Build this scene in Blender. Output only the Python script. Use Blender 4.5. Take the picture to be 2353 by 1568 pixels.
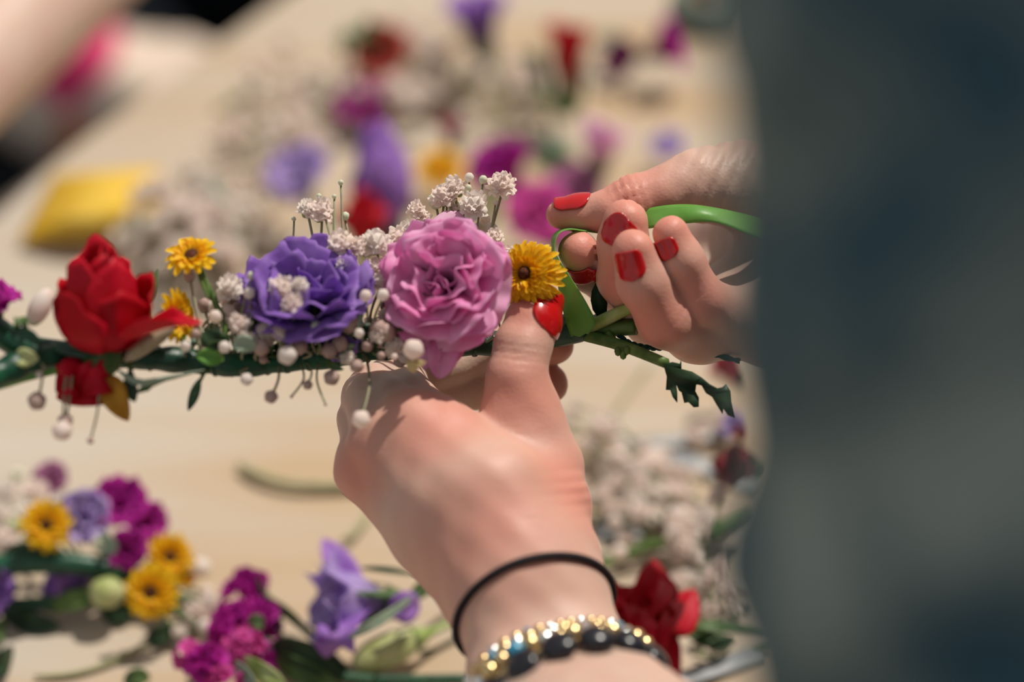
import bpy, math, random
import numpy as np
from mathutils import Vector, Matrix, geometry

for o in list(bpy.data.objects):
    bpy.data.objects.remove(o)
SC = bpy.context.scene
COL = SC.collection
random.seed(7)
rng = np.random.default_rng(7)

# ------------------------------------------------------------------ camera, sky, sun, exposure
PITCH = math.radians(32.0)
CAM = np.array([0.0, 0.0, 0.58])
FWD = np.array([0, math.cos(PITCH), -math.sin(PITCH)])
RGT = np.array([1.0, 0, 0])
UPV = np.array([0, math.sin(PITCH), math.cos(PITCH)])
LENS = 85.0
FPX = 2353 * LENS / 36.0
cam_data = bpy.data.cameras.new('camera')
cam = bpy.data.objects.new('camera', cam_data)
COL.objects.link(cam)
cam.location = CAM
cam.rotation_euler = (math.pi / 2 - PITCH, 0, 0)
cam_data.lens = LENS
cam_data.sensor_width = 36
cam_data.clip_start = 0.02
cam_data.dof.use_dof = True
cam_data.dof.focus_distance = 0.782
cam_data.dof.aperture_fstop = 3.2
SC.camera = cam

world = bpy.data.worlds.new('sky')
SC.world = world
world.use_nodes = True
wn = world.node_tree
wn.nodes.clear()
wo = wn.nodes.new('ShaderNodeOutputWorld')
wb = wn.nodes.new('ShaderNodeBackground')
wb.inputs[0].default_value = (0.95, 0.95, 0.96, 1)
wb.inputs[1].default_value = 0.40
wn.links.new(wb.outputs[0], wo.inputs[0])

SUN_DIR = Vector((0.36, 0.29, 0.88)).normalized()
sd = bpy.data.lights.new('sun', 'SUN')
sd.energy = 3.85
sd.color = (1.0, 0.93, 0.84)
sd.angle = math.radians(1.2)
sun = bpy.data.objects.new('sun', sd)
COL.objects.link(sun)
sun.rotation_euler = SUN_DIR.to_track_quat('Z', 'Y').to_euler()

SC.view_settings.view_transform = 'Standard'
SC.view_settings.look = 'None'
SC.view_settings.exposure = 0.0
SC.view_settings.gamma = 1.0
SC.view_settings.use_curve_mapping = False


# ------------------------------------------------------------------ coordinates
def P(px, py, d):
    """a point of the scene at depth d seen at pixel px, py"""
    return CAM + d * (FWD + (px - 1176.5) / FPX * RGT - (py - 784) / FPX * UPV)


def T(px, py, z=0.0):
    """the point at height z above the tabletop seen at pixel px, py"""
    v = FWD + (px - 1176.5) / FPX * RGT - (py - 784) / FPX * UPV
    return CAM + v * ((z - CAM[2]) / v[2])


def CD(r, u, t):
    """direction from right / up / towards-the-camera components"""
    v = r * RGT + u * UPV - t * FWD
    return Vector(v).normalized()


def frame(loc, axis, spin=0.0, scale=1.0):
    q = Vector(axis).to_track_quat('Z', 'Y').to_matrix().to_4x4()
    return Matrix.Translation(Vector(loc)) @ q @ Matrix.Rotation(spin, 4, 'Z') @ Matrix.Scale(scale, 4)


# ------------------------------------------------------------------ materials
MATS = {}


def srgb(r, g, b):
    f = lambda c: (c / 255 / 12.92) if c / 255 <= 0.04045 else ((c / 255 + 0.055) / 1.055) ** 2.4
    return (f(r), f(g), f(b))


def mat(name, col, rough=0.55, trans=0.0, col2=None, nscale=60.0, sss=0.0, spec=0.3, bump=0.0, bscale=300.0,
        metal=0.0, coat=0.0, stretch=None, contrast=(0.35, 0.65)):
    if name in MATS:
        return MATS[name]
    m = bpy.data.materials.new(name)
    m.use_nodes = True
    nt = m.node_tree
    N, L = nt.nodes, nt.links
    b = N['Principled BSDF']
    out = N['Material Output']
    b.inputs['Roughness'].default_value = rough
    b.inputs['Specular IOR Level'].default_value = spec
    b.inputs['Metallic'].default_value = metal
    b.inputs['Coat Weight'].default_value = coat
    b.inputs['Coat Roughness'].default_value = 0.08
    b.inputs['Base Color'].default_value = (*col, 1)
    tc = N.new('ShaderNodeTexCoord')
    src = tc.outputs['Object']
    if stretch:
        mp = N.new('ShaderNodeMapping')
        mp.inputs['Scale'].default_value = stretch
        L.new(src, mp.inputs[0])
        src = mp.outputs[0]
    colsock = None
    if col2 is not None:
        nz = N.new('ShaderNodeTexNoise')
        nz.inputs['Scale'].default_value = nscale
        nz.inputs['Detail'].default_value = 3
        L.new(src, nz.inputs['Vector'])
        cr = N.new('ShaderNodeValToRGB')
        cr.color_ramp.elements[0].position = contrast[0]
        cr.color_ramp.elements[1].position = contrast[1]
        cr.color_ramp.elements[0].color = (*col, 1)
        cr.color_ramp.elements[1].color = (*col2, 1)
        L.new(nz.outputs['Fac'], cr.inputs[0])
        colsock = cr.outputs[0]
        L.new(colsock, b.inputs['Base Color'])
    if bump:
        nb = N.new('ShaderNodeTexNoise')
        nb.inputs['Scale'].default_value = bscale
        nb.inputs['Detail'].default_value = 4
        L.new(src, nb.inputs['Vector'])
        bp = N.new('ShaderNodeBump')
        bp.inputs['Strength'].default_value = bump
        bp.inputs['Distance'].default_value = 0.001
        L.new(nb.outputs['Fac'], bp.inputs['Height'])
        L.new(bp.outputs[0], b.inputs['Normal'])
    if sss:
        b.inputs['Subsurface Weight'].default_value = sss
        b.inputs['Subsurface Radius'].default_value = (1.0, 0.35, 0.2)
        b.inputs['Subsurface Scale'].default_value = 0.004
    if trans:
        tr = N.new('ShaderNodeBsdfTranslucent')
        if colsock:
            L.new(colsock, tr.inputs[0])
        else:
            tr.inputs[0].default_value = (*col, 1)
        mx = N.new('ShaderNodeMixShader')
        mx.inputs[0].default_value = trans
        L.new(b.outputs[0], mx.inputs[1])
        L.new(tr.outputs[0], mx.inputs[2])
        L.new(mx.outputs[0], out.inputs[0])
    MATS[name] = m
    return m


M_RED = mat('red petal', (0.50, 0.002, 0.010), 0.5, 0.28, (0.66, 0.006, 0.03), 90, spec=0.25)
M_PURP = mat('purple petal', (0.32, 0.15, 0.57), 0.6, 0.44, (0.50, 0.31, 0.74), 110, spec=0.2)
M_LILAC = mat('lilac petal', (0.46, 0.32, 0.70), 0.6, 0.4, (0.66, 0.52, 0.82), 80, spec=0.2)
M_VIOLET = mat('violet petal', (0.34, 0.15, 0.58), 0.6, 0.36, (0.50, 0.27, 0.70), 80, spec=0.2)
M_PINK = mat('pink petal', (0.92, 0.36, 0.68), 0.6, 0.48, (0.95, 0.60, 0.82), 90, spec=0.2)
M_PALEPINK = mat('pale pink petal', (0.84, 0.48, 0.68), 0.6, 0.4, (0.90, 0.64, 0.79), 90, spec=0.2)
M_MAG = mat('magenta petal', (0.42, 0.008, 0.26), 0.6, 0.36, (0.60, 0.04, 0.42), 120, spec=0.2)
M_MAGP = mat('magenta pink petal', (0.62, 0.05, 0.32), 0.6, 0.3, (0.74, 0.14, 0.44), 120, spec=0.2)
M_YEL = mat('yellow petal', (0.93, 0.50, 0.004), 0.5, 0.36, (0.94, 0.64, 0.02), 300, spec=0.25)
M_YELPALE = mat('cream chip', (0.80, 0.62, 0.30), 0.5, 0.3)
M_ORANGE = mat('orange ray base', (0.70, 0.20, 0.004), 0.5, 0.1)
M_OCHRE = mat('ochre petal', (0.50, 0.22, 0.012), 0.5, 0.3, (0.60, 0.32, 0.03), 200)
M_BROWN = mat('dark flower eye', (0.030, 0.009, 0.005), 0.8, 0, (0.12, 0.03, 0.004), 900)
M_GYP = mat('white blush petal', (0.95, 0.77, 0.70), 0.6, 0.46, (0.96, 0.91, 0.84), 160, spec=0.2)
M_GYPW = mat('white petal', (0.94, 0.90, 0.83), 0.6, 0.42, (0.92, 0.80, 0.74), 200, spec=0.2)
M_GYPD = mat('mauve bud with shade', (0.42, 0.27, 0.23), 0.6, 0.2, (0.62, 0.46, 0.40), 300)  # mauve-brown colour: dark buds, plus shade among the crown blossoms painted in
M_BUDG = mat('green white bud', (0.72, 0.74, 0.50), 0.5, 0.2, (0.80, 0.80, 0.66), 200)
M_BUD = mat('pale green bud', (0.42, 0.48, 0.16), 0.4, 0.15, (0.70, 0.70, 0.38), 60, spec=0.4)
M_STEM = mat('green stem', (0.055, 0.12, 0.022), 0.5, 0.0, (0.13, 0.20, 0.05), 200, spec=0.35)
M_STEML = mat('light green stem', (0.24, 0.33, 0.07), 0.45, 0.0, (0.42, 0.48, 0.22), 150)
M_STEMD = mat('dark green stem', (0.012, 0.055, 0.028), 0.45, 0.0, (0.03, 0.10, 0.045), 150, spec=0.4)
M_STEMO = mat('dry olive stem', (0.26, 0.26, 0.13), 0.6, 0.0, (0.40, 0.38, 0.22), 150)
M_STEMG = mat('thin grey green stem', (0.22, 0.24, 0.13), 0.6, 0.0, (0.33, 0.30, 0.20), 150)
M_LEAF = mat('dark leaf', (0.012, 0.035, 0.014), 0.5, 0.1, (0.028, 0.06, 0.024), 150, spec=0.3)
M_LEAFM = mat('mid green leaf', (0.05, 0.11, 0.03), 0.5, 0.15, (0.12, 0.20, 0.07), 120)
M_LEAFG = mat('grey green leaf', (0.22, 0.32, 0.24), 0.6, 0.15, (0.36, 0.44, 0.32), 100)
M_TAPE = mat('green floral tape', (0.17, 0.44, 0.07), 0.38, 0.40, (0.25, 0.55, 0.12), 70, spec=0.4, bump=0.15, bscale=200)
M_TAPED = mat('dark green wrapped tape', (0.003, 0.035, 0.018), 0.4, 0.0, (0.006, 0.085, 0.038), 80, spec=0.5, bump=0.4, bscale=350)
M_NAIL = mat('red nail polish', (0.50, 0.004, 0.006), 0.22, 0, spec=0.5, coat=0.35)
M_WIRE = mat('dark braided wire', (0.004, 0.045, 0.032), 0.6, 0)
M_BLACK = mat('black elastic', (0.012, 0.007, 0.010), 0.75, 0, bump=0.5, bscale=900)
M_GOLD = mat('gold bead', (0.65, 0.48, 0.24), 0.22, 0, metal=0.9)
M_SILVER = mat('silver bead', (0.85, 0.85, 0.82), 0.12, 0, metal=0.95)
M_TURQ = mat('turquoise bead', (0.01, 0.25, 0.42), 0.25, 0, spec=0.6, coat=0.5)
M_JET = mat('black stone', (0.01, 0.01, 0.015), 0.25, 0, spec=0.5)
M_ROLL = mat('grey green roll', (0.12, 0.17, 0.14), 0.5, 0, (0.17, 0.22, 0.19), 40)
M_CARD = mat('cardboard core', (0.35, 0.24, 0.13), 0.8)
M_YCLOTH = mat('yellow crepe', (0.86, 0.56, 0.03), 0.7, 0.25, (0.90, 0.66, 0.12), 50)
M_GREYRIB = mat('grey ribbon', (0.30, 0.33, 0.36), 0.6, 0.1, (0.46, 0.48, 0.48), 60)
M_GREYTWIG = mat('grey stalk', (0.42, 0.40, 0.42), 0.6)
M_TROUSER = mat('dark trousers', (0.006, 0.008, 0.011), 0.9, spec=0.05)
M_HAIR = mat('dark brown hair', (0.03, 0.017, 0.01), 0.5, 0, (0.06, 0.03, 0.015), 60, stretch=(8, 8, 1))
M_GROUND = mat('dark ground', (0.004, 0.006, 0.008), 0.95, 0, (0.010, 0.012, 0.015), 4, spec=0.0)


def make_skin():
    m = bpy.data.materials.new('skin')
    m.use_nodes = True
    nt = m.node_tree
    N, L = nt.nodes, nt.links
    b = N['Principled BSDF']
    tc = N.new('ShaderNodeTexCoord')
    n1 = N.new('ShaderNodeTexNoise')
    n1.inputs['Scale'].default_value = 45
    n1.inputs['Detail'].default_value = 3
    L.new(tc.outputs['Object'], n1.inputs['Vector'])
    cr = N.new('ShaderNodeValToRGB')
    cr.color_ramp.elements[0].position = 0.35
    cr.color_ramp.elements[0].color = (0.61, 0.44, 0.35, 1)
    cr.color_ramp.elements[1].position = 0.68
    cr.color_ramp.elements[1].color = (0.59, 0.375, 0.295, 1)
    L.new(n1.outputs['Fac'], cr.inputs[0])
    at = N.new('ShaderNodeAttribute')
    at.attribute_name = 'flush_shade'
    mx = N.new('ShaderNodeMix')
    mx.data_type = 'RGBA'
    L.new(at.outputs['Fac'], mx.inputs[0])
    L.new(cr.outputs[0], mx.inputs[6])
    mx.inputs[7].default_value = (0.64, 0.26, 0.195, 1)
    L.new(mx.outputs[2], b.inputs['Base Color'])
    b.inputs['Roughness'].default_value = 0.5
    b.inputs['Specular IOR Level'].default_value = 0.4
    b.inputs['Subsurface Weight'].default_value = 0.35
    b.inputs['Subsurface Radius'].default_value = (1.0, 0.3, 0.15)
    b.inputs['Subsurface Scale'].default_value = 0.006
    vo = N.new('ShaderNodeTexVoronoi')
    vo.inputs['Scale'].default_value = 900
    L.new(tc.outputs['Object'], vo.inputs['Vector'])
    n2 = N.new('ShaderNodeTexNoise')
    n2.inputs['Scale'].default_value = 260
    n2.inputs['Detail'].default_value = 5
    L.new(tc.outputs['Object'], n2.inputs['Vector'])
    ad = N.new('ShaderNodeMath')
    ad.operation = 'ADD'
    L.new(vo.outputs['Distance'], ad.inputs[0])
    L.new(n2.outputs['Fac'], ad.inputs[1])
    bp = N.new('ShaderNodeBump')
    bp.inputs['Strength'].default_value = 0.11
    bp.inputs['Distance'].default_value = 0.0006
    L.new(ad.outputs[0], bp.inputs['Height'])
    L.new(bp.outputs[0], b.inputs['Normal'])
    return m


M_SKIN = make_skin()


def make_wood():
    m = bpy.data.materials.new('pale wood')
    m.use_nodes = True
    nt = m.node_tree
    N, L = nt.nodes, nt.links
    b = N['Principled BSDF']
    tc = N.new('ShaderNodeTexCoord')
    mp = N.new('ShaderNodeMapping')
    mp.inputs['Rotation'].default_value = (0, 0, math.radians(-6))
    mp.inputs['Scale'].default_value = (1.0, 7.0, 1.0)
    L.new(tc.outputs['Object'], mp.inputs[0])
    n1 = N.new('ShaderNodeTexNoise')
    n1.inputs['Scale'].default_value = 3.2
    n1.inputs['Detail'].default_value = 6
    n1.inputs['Roughness'].default_value = 0.55
    L.new(mp.outputs[0], n1.inputs['Vector'])
    n2 = N.new('ShaderNodeTexNoise')
    n2.inputs['Scale'].default_value = 2.2
    n2.inputs['Detail'].default_value = 2
    L.new(tc.outputs['Object'], n2.inputs['Vector'])
    ad = N.new('ShaderNodeMath')
    ad.operation = 'MULTIPLY_ADD'
    ad.inputs[1].default_value = 0.5
    L.new(n1.outputs['Fac'], ad.inputs[0])
    mu = N.new('ShaderNodeMath')
    mu.operation = 'MULTIPLY'
    mu.inputs[1].default_value = 0.5
    L.new(n2.outputs['Fac'], mu.inputs[0])
    L.new(mu.outputs[0], ad.inputs[2])
    cr = N.new('ShaderNodeValToRGB')
    e = cr.color_ramp.elements
    e[0].position = 0.36
    e[0].color = (0.46, 0.325, 0.195, 1)
    e[1].position = 0.62
    e[1].color = (0.505, 0.46, 0.40, 1)
    k = e.new(0.48)
    k.color = (0.49, 0.405, 0.31, 1)
    L.new(ad.outputs[0], cr.inputs[0])
    L.new(cr.outputs[0], b.inputs['Base Color'])
    b.inputs['Roughness'].default_value = 0.55
    b.inputs['Specular IOR Level'].default_value = 0.25
    bp = N.new('ShaderNodeBump')
    bp.inputs['Strength'].default_value = 0.2
    bp.inputs['Distance'].default_value = 0.001
    L.new(n1.outputs['Fac'], bp.inputs['Height'])
    L.new(bp.outputs[0], b.inputs['Normal'])
    return m


M_WOOD = make_wood()


def make_denim():
    m = bpy.data.materials.new('faded denim')
    m.use_nodes = True
    nt = m.node_tree
    N, L = nt.nodes, nt.links
    b = N['Principled BSDF']
    tc = N.new('ShaderNodeTexCoord')
    n1 = N.new('ShaderNodeTexNoise')
    n1.inputs['Scale'].default_value = 26
    n1.inputs['Detail'].default_value = 4
    L.new(tc.outputs['Object'], n1.inputs['Vector'])
    cr = N.new('ShaderNodeValToRGB')
    e = cr.color_ramp.elements
    e[0].position = 0.36
    e[0].color = (0.040, 0.085, 0.115, 1)
    e[1].position = 0.66
    e[1].color = (0.27, 0.31, 0.29, 1)
    k = e.new(0.5)
    k.color = (0.115, 0.155, 0.155, 1)
    L.new(n1.outputs['Fac'], cr.inputs[0])
    L.new(cr.outputs[0], b.inputs['Base Color'])
    b.inputs['Roughness'].default_value = 0.95
    b.inputs['Specular IOR Level'].default_value = 0.05
    wv = N.new('ShaderNodeTexWave')
    wv.inputs['Scale'].default_value = 900
    L.new(tc.outputs['Object'], wv.inputs['Vector'])
    bp = N.new('ShaderNodeBump')
    bp.inputs['Strength'].default_value = 0.25
    bp.inputs['Distance'].default_value = 0.0004
    L.new(wv.outputs['Fac'], bp.inputs['Height'])
    L.new(bp.outputs[0], b.inputs['Normal'])
    return m


M_DENIM = make_denim()


def make_print():
    m = bpy.data.materials.new('printed skirt cloth')
    m.use_nodes = True
    nt = m.node_tree
    N, L = nt.nodes, nt.links
    b = N['Principled BSDF']
    tc = N.new('ShaderNodeTexCoord')
    vo = N.new('ShaderNodeTexVoronoi')
    vo.inputs['Scale'].default_value = 10
    L.new(tc.outputs['Object'], vo.inputs['Vector'])
    sp = N.new('ShaderNodeSeparateColor')
    L.new(vo.outputs['Color'], sp.inputs[0])
    cr = N.new('ShaderNodeValToRGB')
    cr.color_ramp.interpolation = 'CONSTANT'
    e = cr.color_ramp.elements
    e[0].position = 0.0
    e[0].color = (0.72, 0.58, 0.47, 1)
    e[1].position = 0.5
    e[1].color = (0.78, 0.68, 0.68, 1)
    for p_, c_ in ((0.62, (0.62, 0.03, 0.14, 1)), (0.74, (0.50, 0.40, 0.26, 1)), (0.84, (0.24, 0.20, 0.07, 1)),
                   (0.92, (0.45, 0.10, 0.02, 1))):
        k = e.new(p_)
        k.color = c_
    L.new(sp.outputs[0], cr.inputs[0])
    L.new(cr.outputs[0], b.inputs['Base Color'])
    b.inputs['Roughness'].default_value = 0.85
    return m


M_PRINT = make_print()

# ------------------------------------------------------------------ object helpers
WM = {}


def link(o, parent, M):
    COL.objects.link(o)
    WM[o.name] = M
    if parent is not None:
        o.parent = parent
        o.matrix_basis = WM[parent.name].inverted() @ M
    else:
        o.matrix_basis = M
    return o


def tag(o, label=None, cat=None, group=None, kind=None):
    if label: o['label'] = label
    if cat: o['category'] = cat
    if group: o['group'] = group
    if kind: o['kind'] = kind
    return o


def thing(name, label, cat, loc, group=None):
    o = bpy.data.objects.new(name, None)
    o.empty_display_size = 0.01
    link(o, None, Matrix.Translation(Vector(loc)))
    return tag(o, label, cat, group)


def part(name, me, parent, M=None, solid=0.0):
    """link mesh me as object name; M is its world matrix (identity: the mesh is in world coordinates)"""
    o = bpy.data.objects.new(name, me)
    if M is None:
        # mesh is in world coordinates: rebase it on its parent
        base = WM[parent.name].translation if parent is not None else Vector((0, 0, 0))
        if me.get('rebased') is None:
            me.transform(Matrix.Translation(-base))
            me['rebased'] = 1
        M = Matrix.Translation(base)
    link(o, parent, M)
    if solid:
        md = o.modifiers.new('thickness', 'SOLIDIFY')
        md.thickness = solid
        md.offset = 0
    return o


def topmesh(name, me, label, cat, loc, group=None, solid=0.0):
    """a thing that is one mesh, vertices given in world coordinates, origin moved to loc"""
    me.transform(Matrix.Translation(-Vector(loc)))
    o = bpy.data.objects.new(name, me)
    link(o, None, Matrix.Translation(Vector(loc)))
    if solid:
        md = o.modifiers.new('thickness', 'SOLIDIFY')
        md.thickness = solid
        md.offset = 0
    return tag(o, label, cat, group)


class MB:
    def __init__(s):
        s.v, s.f, s.m = [], [], []

    def grid(s, G, mi=0, closeu=False):
        """G[i][j] = points"""
        n0 = len(s.v)
        a, b = len(G), len(G[0])
        for r in G:
            s.v += [tuple(p) for p in r]
        for i in range(a - 1):
            for j in range(b if closeu else b - 1):
                j2 = (j + 1) % b
                s.f.append((n0 + i * b + j, n0 + i * b + j2, n0 + (i + 1) * b + j2, n0 + (i + 1) * b + j))
                s.m.append(mi)
        return n0

    def tube(s, pts, rad, sides=6, mi=0, cap=True, sq=None):
        pts = [np.array(p, float) for p in pts]
        n = len(pts)
        if not hasattr(rad, '__len__'):
            rad = [rad] * n
        up = np.array([0.13, 0.21, 0.97])
        rings = []
        prev = None
        for i in range(n):
            t = pts[min(i + 1, n - 1)] - pts[max(i - 1, 0)]
            t = t / (np.linalg.norm(t) + 1e-12)
            if prev is None:
                a = np.cross(t, up)
                if np.linalg.norm(a) < 1e-3:
                    a = np.cross(t, [1, 0, 0])
            else:
                a = prev - t * np.dot(prev, t)
            a = a / (np.linalg.norm(a) + 1e-12)
            prev = a
            b = np.cross(t, a)
            rings.append([pts[i] + rad[i] * (math.cos(2 * math.pi * k / sides) * a + math.sin(2 * math.pi * k / sides) * b)
                          for k in range(sides)])
        n0 = s.grid(rings, mi, closeu=True)
        if cap:
            s.f.append(tuple(n0 + k for k in range(sides))[::-1])
            s.m.append(mi)
            s.f.append(tuple(n0 + (n - 1) * sides + k for k in range(sides)))
            s.m.append(mi)

    def ell(s, c, axes, nu=10, nv=7, mi=0, fn=None, split=None):
        """ellipsoid, axes = 3 vectors; fn(theta, phi) radius factor; split=(v, mi2): below v uses material mi2"""
        c = np.array(c, float)
        ax = [np.array(a, float) for a in axes]
        n0 = len(s.v)
        for i in range(nv + 1):
            th = math.pi * i / nv
            for j in range(nu):
                ph = 2 * math.pi * j / nu
                k = fn(th, ph) if fn else 1.0
                s.v.append(tuple(c + k * (math.sin(th) * math.cos(ph) * ax[0] + math.sin(th) * math.sin(ph) * ax[1]
                                          + math.cos(th) * ax[2])))
        for i in range(nv):
            for j in range(nu):
                j2 = (j + 1) % nu
                s.f.append((n0 + i * nu + j, n0 + (i + 1) * nu + j, n0 + (i + 1) * nu + j2, n0 + i * nu + j2))
                s.m.append(split[1] if split and i >= split[0] else mi)

    def box(s, c, ax, mi=0):
        c = np.array(c, float)
        n0 = len(s.v)
        for a in (-1, 1):
            for b in (-1, 1):
                for d in (-1, 1):
                    s.v.append(tuple(c + a * np.array(ax[0]) + b * np.array(ax[1]) + d * np.array(ax[2])))
        for q in ((0, 1, 3, 2), (4, 6, 7, 5), (0, 4, 5, 1), (2, 3, 7, 6), (0, 2, 6, 4), (1, 5, 7, 3)):
            s.f.append(tuple(n0 + k for k in q))
            s.m.append(mi)

    def mesh(s, name, mats, smooth=True):
        me = bpy.data.meshes.new(name)
        me.from_pydata(s.v, [], s.f)
        for m in mats:
            me.materials.append(m)
        me.polygons.foreach_set('material_index', s.m)
        if smooth:
            me.polygons.foreach_set('use_smooth', [True] * len(s.f))
        me.update()
        return me


def spline(pts, n=6):
    """Catmull-Rom through rows of numbers"""
    A = np.array(pts, float)
    out = []
    for i in range(len(A) - 1):
        p0, p1, p2, p3 = A[max(i - 1, 0)], A[i], A[i + 1], A[min(i + 2, len(A) - 1)]
        for k in range(n):
            t = k / n
            out.append(0.5 * (2 * p1 + (p2 - p0) * t + (2 * p0 - 5 * p1 + 4 * p2 - p3) * t * t
                              + (3 * p1 - p0 - 3 * p2 + p3) * t ** 3))
    out.append(A[-1])
    return np.array(out)


def pxs(pts, n=6):
    """smooth path through (px, py, d) triples, in world coordinates"""
    return [P(*p) for p in spline(pts, n)]


def txs(pts, n=6):
    """smooth path on the tabletop through (px, py, z) triples"""
    return [T(*p) for p in spline(pts, n)]


# ------------------------------------------------------------------ implicit surfaces (hands, arms, clothes)
def smin(a, b, k):
    if k <= 0:
        return np.minimum(a, b)
    h = np.clip(0.5 + 0.5 * (b - a) / k, 0, 1)
    return b + (a - b) * h - k * h * (1 - h)


def rcone(p, a, b, ra, rb):
    ba = b - a
    pa = p - a
    h = np.clip(pa @ ba / (ba @ ba + 1e-12), 0, 1)
    return np.linalg.norm(pa - h[:, None] * ba, axis=1) - (ra + (rb - ra) * h)


def chain(pts, k=0.003):
    """pts: list of (world point, radius)"""
    segs = [(np.array(pts[i][0]), np.array(pts[i + 1][0]), pts[i][1], pts[i + 1][1]) for i in range(len(pts) - 1)]

    def f(p):
        r = None
        for s_ in segs:
            d = rcone(p, *s_)
            r = d if r is None else smin(r, d, k)
        return r
    f.pts = pts
    return f


def polygonize(sdf, lo, hi, h, disp=None, name='surface'):
    lo = np.array(lo) - 3 * h
    hi = np.array(hi) + 3 * h
    q = 4
    nc = np.ceil((hi - lo) / (h * q)).astype(int) + 1
    ax = [lo[i] + h * q * (np.arange(nc[i]) + 0.5) - h * 0.5 for i in range(3)]
    C = np.stack(np.meshgrid(*ax, indexing='ij'), -1).reshape(-1, 3)
    Dc = sdf(C).reshape(nc)
    F = np.repeat(np.repeat(np.repeat(Dc, q, 0), q, 1), q, 2).astype(np.float64)
    near = np.abs(Dc) < h * q * 1.5
    mask = np.repeat(np.repeat(np.repeat(near, q, 0), q, 1), q, 2)
    idx = np.argwhere(mask)
    pts = lo + h * idx
    vals = np.empty(len(pts))
    for s_ in range(0, len(pts), 400000):
        vals[s_:s_ + 400000] = sdf(pts[s_:s_ + 400000])
    F[mask] = vals
    ins = F < 0
    cnt = np.zeros(np.array(F.shape) - 1, int)
    offs = [(i, j, k) for i in (0, 1) for j in (0, 1) for k in (0, 1)]
    sh = cnt.shape
    for (i, j, k) in offs:
        cnt += ins[i:i + sh[0], j:j + sh[1], k:k + sh[2]]
    act = (cnt > 0) & (cnt < 8)
    ci = np.argwhere(act)
    acc = np.zeros((len(ci), 3))
    num = np.zeros(len(ci))
    for a_ in offs:
        for dim in range(3):
            if a_[dim]:
                continue
            b_ = list(a_)
            b_[dim] = 1
            va = F[ci[:, 0] + a_[0], ci[:, 1] + a_[1], ci[:, 2] + a_[2]]
            vb = F[ci[:, 0] + b_[0], ci[:, 1] + b_[1], ci[:, 2] + b_[2]]
            m = (va < 0) != (vb < 0)
            t = np.where(m, va / np.where(m, va - vb, 1), 0)
            pos = np.tile(np.array(a_, float), (len(ci), 1))
            pos[:, dim] += t
            acc[m] += pos[m]
            num[m] += 1
    V = lo + h * (ci + acc / num[:, None])
    vid = -np.ones(sh, int)
    vid[act] = np.arange(len(ci))
    faces = []
    for dim in range(3):
        o1, o2 = [(1, 2), (2, 0), (0, 1)][dim]
        sl0 = [slice(None)] * 3
        sl1 = [slice(None)] * 3
        sl0[dim] = slice(0, -1)
        sl1[dim] = slice(1, None)
        A0, A1 = ins[tuple(sl0)], ins[tuple(sl1)]
        e = np.argwhere(A0 != A1)
        ok = (e[:, o1] > 0) & (e[:, o2] > 0) & (e[:, o1] < sh[o1]) & (e[:, o2] < sh[o2])
        e = e[ok]
        inside0 = A0[e[:, 0], e[:, 1], e[:, 2]]

        def cid(d1, d2):
            x = e.copy()
            x[:, o1] += d1
            x[:, o2] += d2
            return vid[x[:, 0], x[:, 1], x[:, 2]]
        qd = np.stack([cid(-1, -1), cid(0, -1), cid(0, 0), cid(-1, 0)], 1)
        qd[~inside0] = qd[~inside0][:, ::-1]
        faces.append(qd)
    Q = np.concatenate(faces)
    Q = Q[(Q >= 0).all(1)]
    eps = h * 0.5

    def grad(p):
        g = np.zeros_like(p)
        for k in range(3):
            d = np.zeros(3)
            d[k] = eps
            g[:, k] = sdf(p + d) - sdf(p - d)
        return g / (np.linalg.norm(g, axis=1, keepdims=True) + 1e-12)
    for _ in range(2):
        g = grad(V)
        V = V - g * np.clip(sdf(V), -h, h)[:, None]
    if disp is not None:
        V = V + grad(V) * disp(V)[:, None]
    return V, Q


def np_mesh(name, V, Q, mats):
    me = bpy.data.meshes.new(name)
    me.vertices.add(len(V))
    me.vertices.foreach_set('co', V.astype(np.float32).ravel())
    me.loops.add(Q.size)
    me.loops.foreach_set('vertex_index', Q.astype(np.int32).ravel())
    me.polygons.add(len(Q))
    me.polygons.foreach_set('loop_start', np.arange(0, Q.size, Q.shape[1], dtype=np.int32))
    me.polygons.foreach_set('use_smooth', np.ones(len(Q), bool))
    for m in mats:
        me.materials.append(m)
    me.update(calc_edges=True)
    me.validate()
    return me


def bbox(plist):
    A = np.array([np.concatenate([np.array(p) - r, np.array(p) + r]) for p, r in plist])
    return A[:, :3].min(0), A[:, 3:].max(0)


def J(px, py, d, r):
    return (P(px, py, d), r / 1000.0)


def W3(x, y, z, r):
    return (np.array([x, y, z], float), r)


# ------------------------------------------------------------------ the setting: ground
mb = MB()
mb.box((0, 0.8, -0.76), ((6, 0, 0), (0, 6, 0), (0, 0, 0.02)))
g = part('floor', mb.mesh('floor', [M_GROUND], False), None, Matrix.Identity(4))
tag(g, kind='structure')

# ------------------------------------------------------------------ table
E0 = np.array([-0.2556, 1.061])
ED = np.array([0.119, 0.243])
ED = ED / np.linalg.norm(ED)
EN = np.array([ED[1], -ED[0]])
TW = 0.60
tab = thing('table', 'pale wooden workshop table strewn with cut flowers', 'table', (*(E0 + EN * TW / 2), -0.74))


def tpt(a, b, z):
    q = E0 + ED * a + EN * b
    return np.array([q[0], q[1], z])


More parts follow.
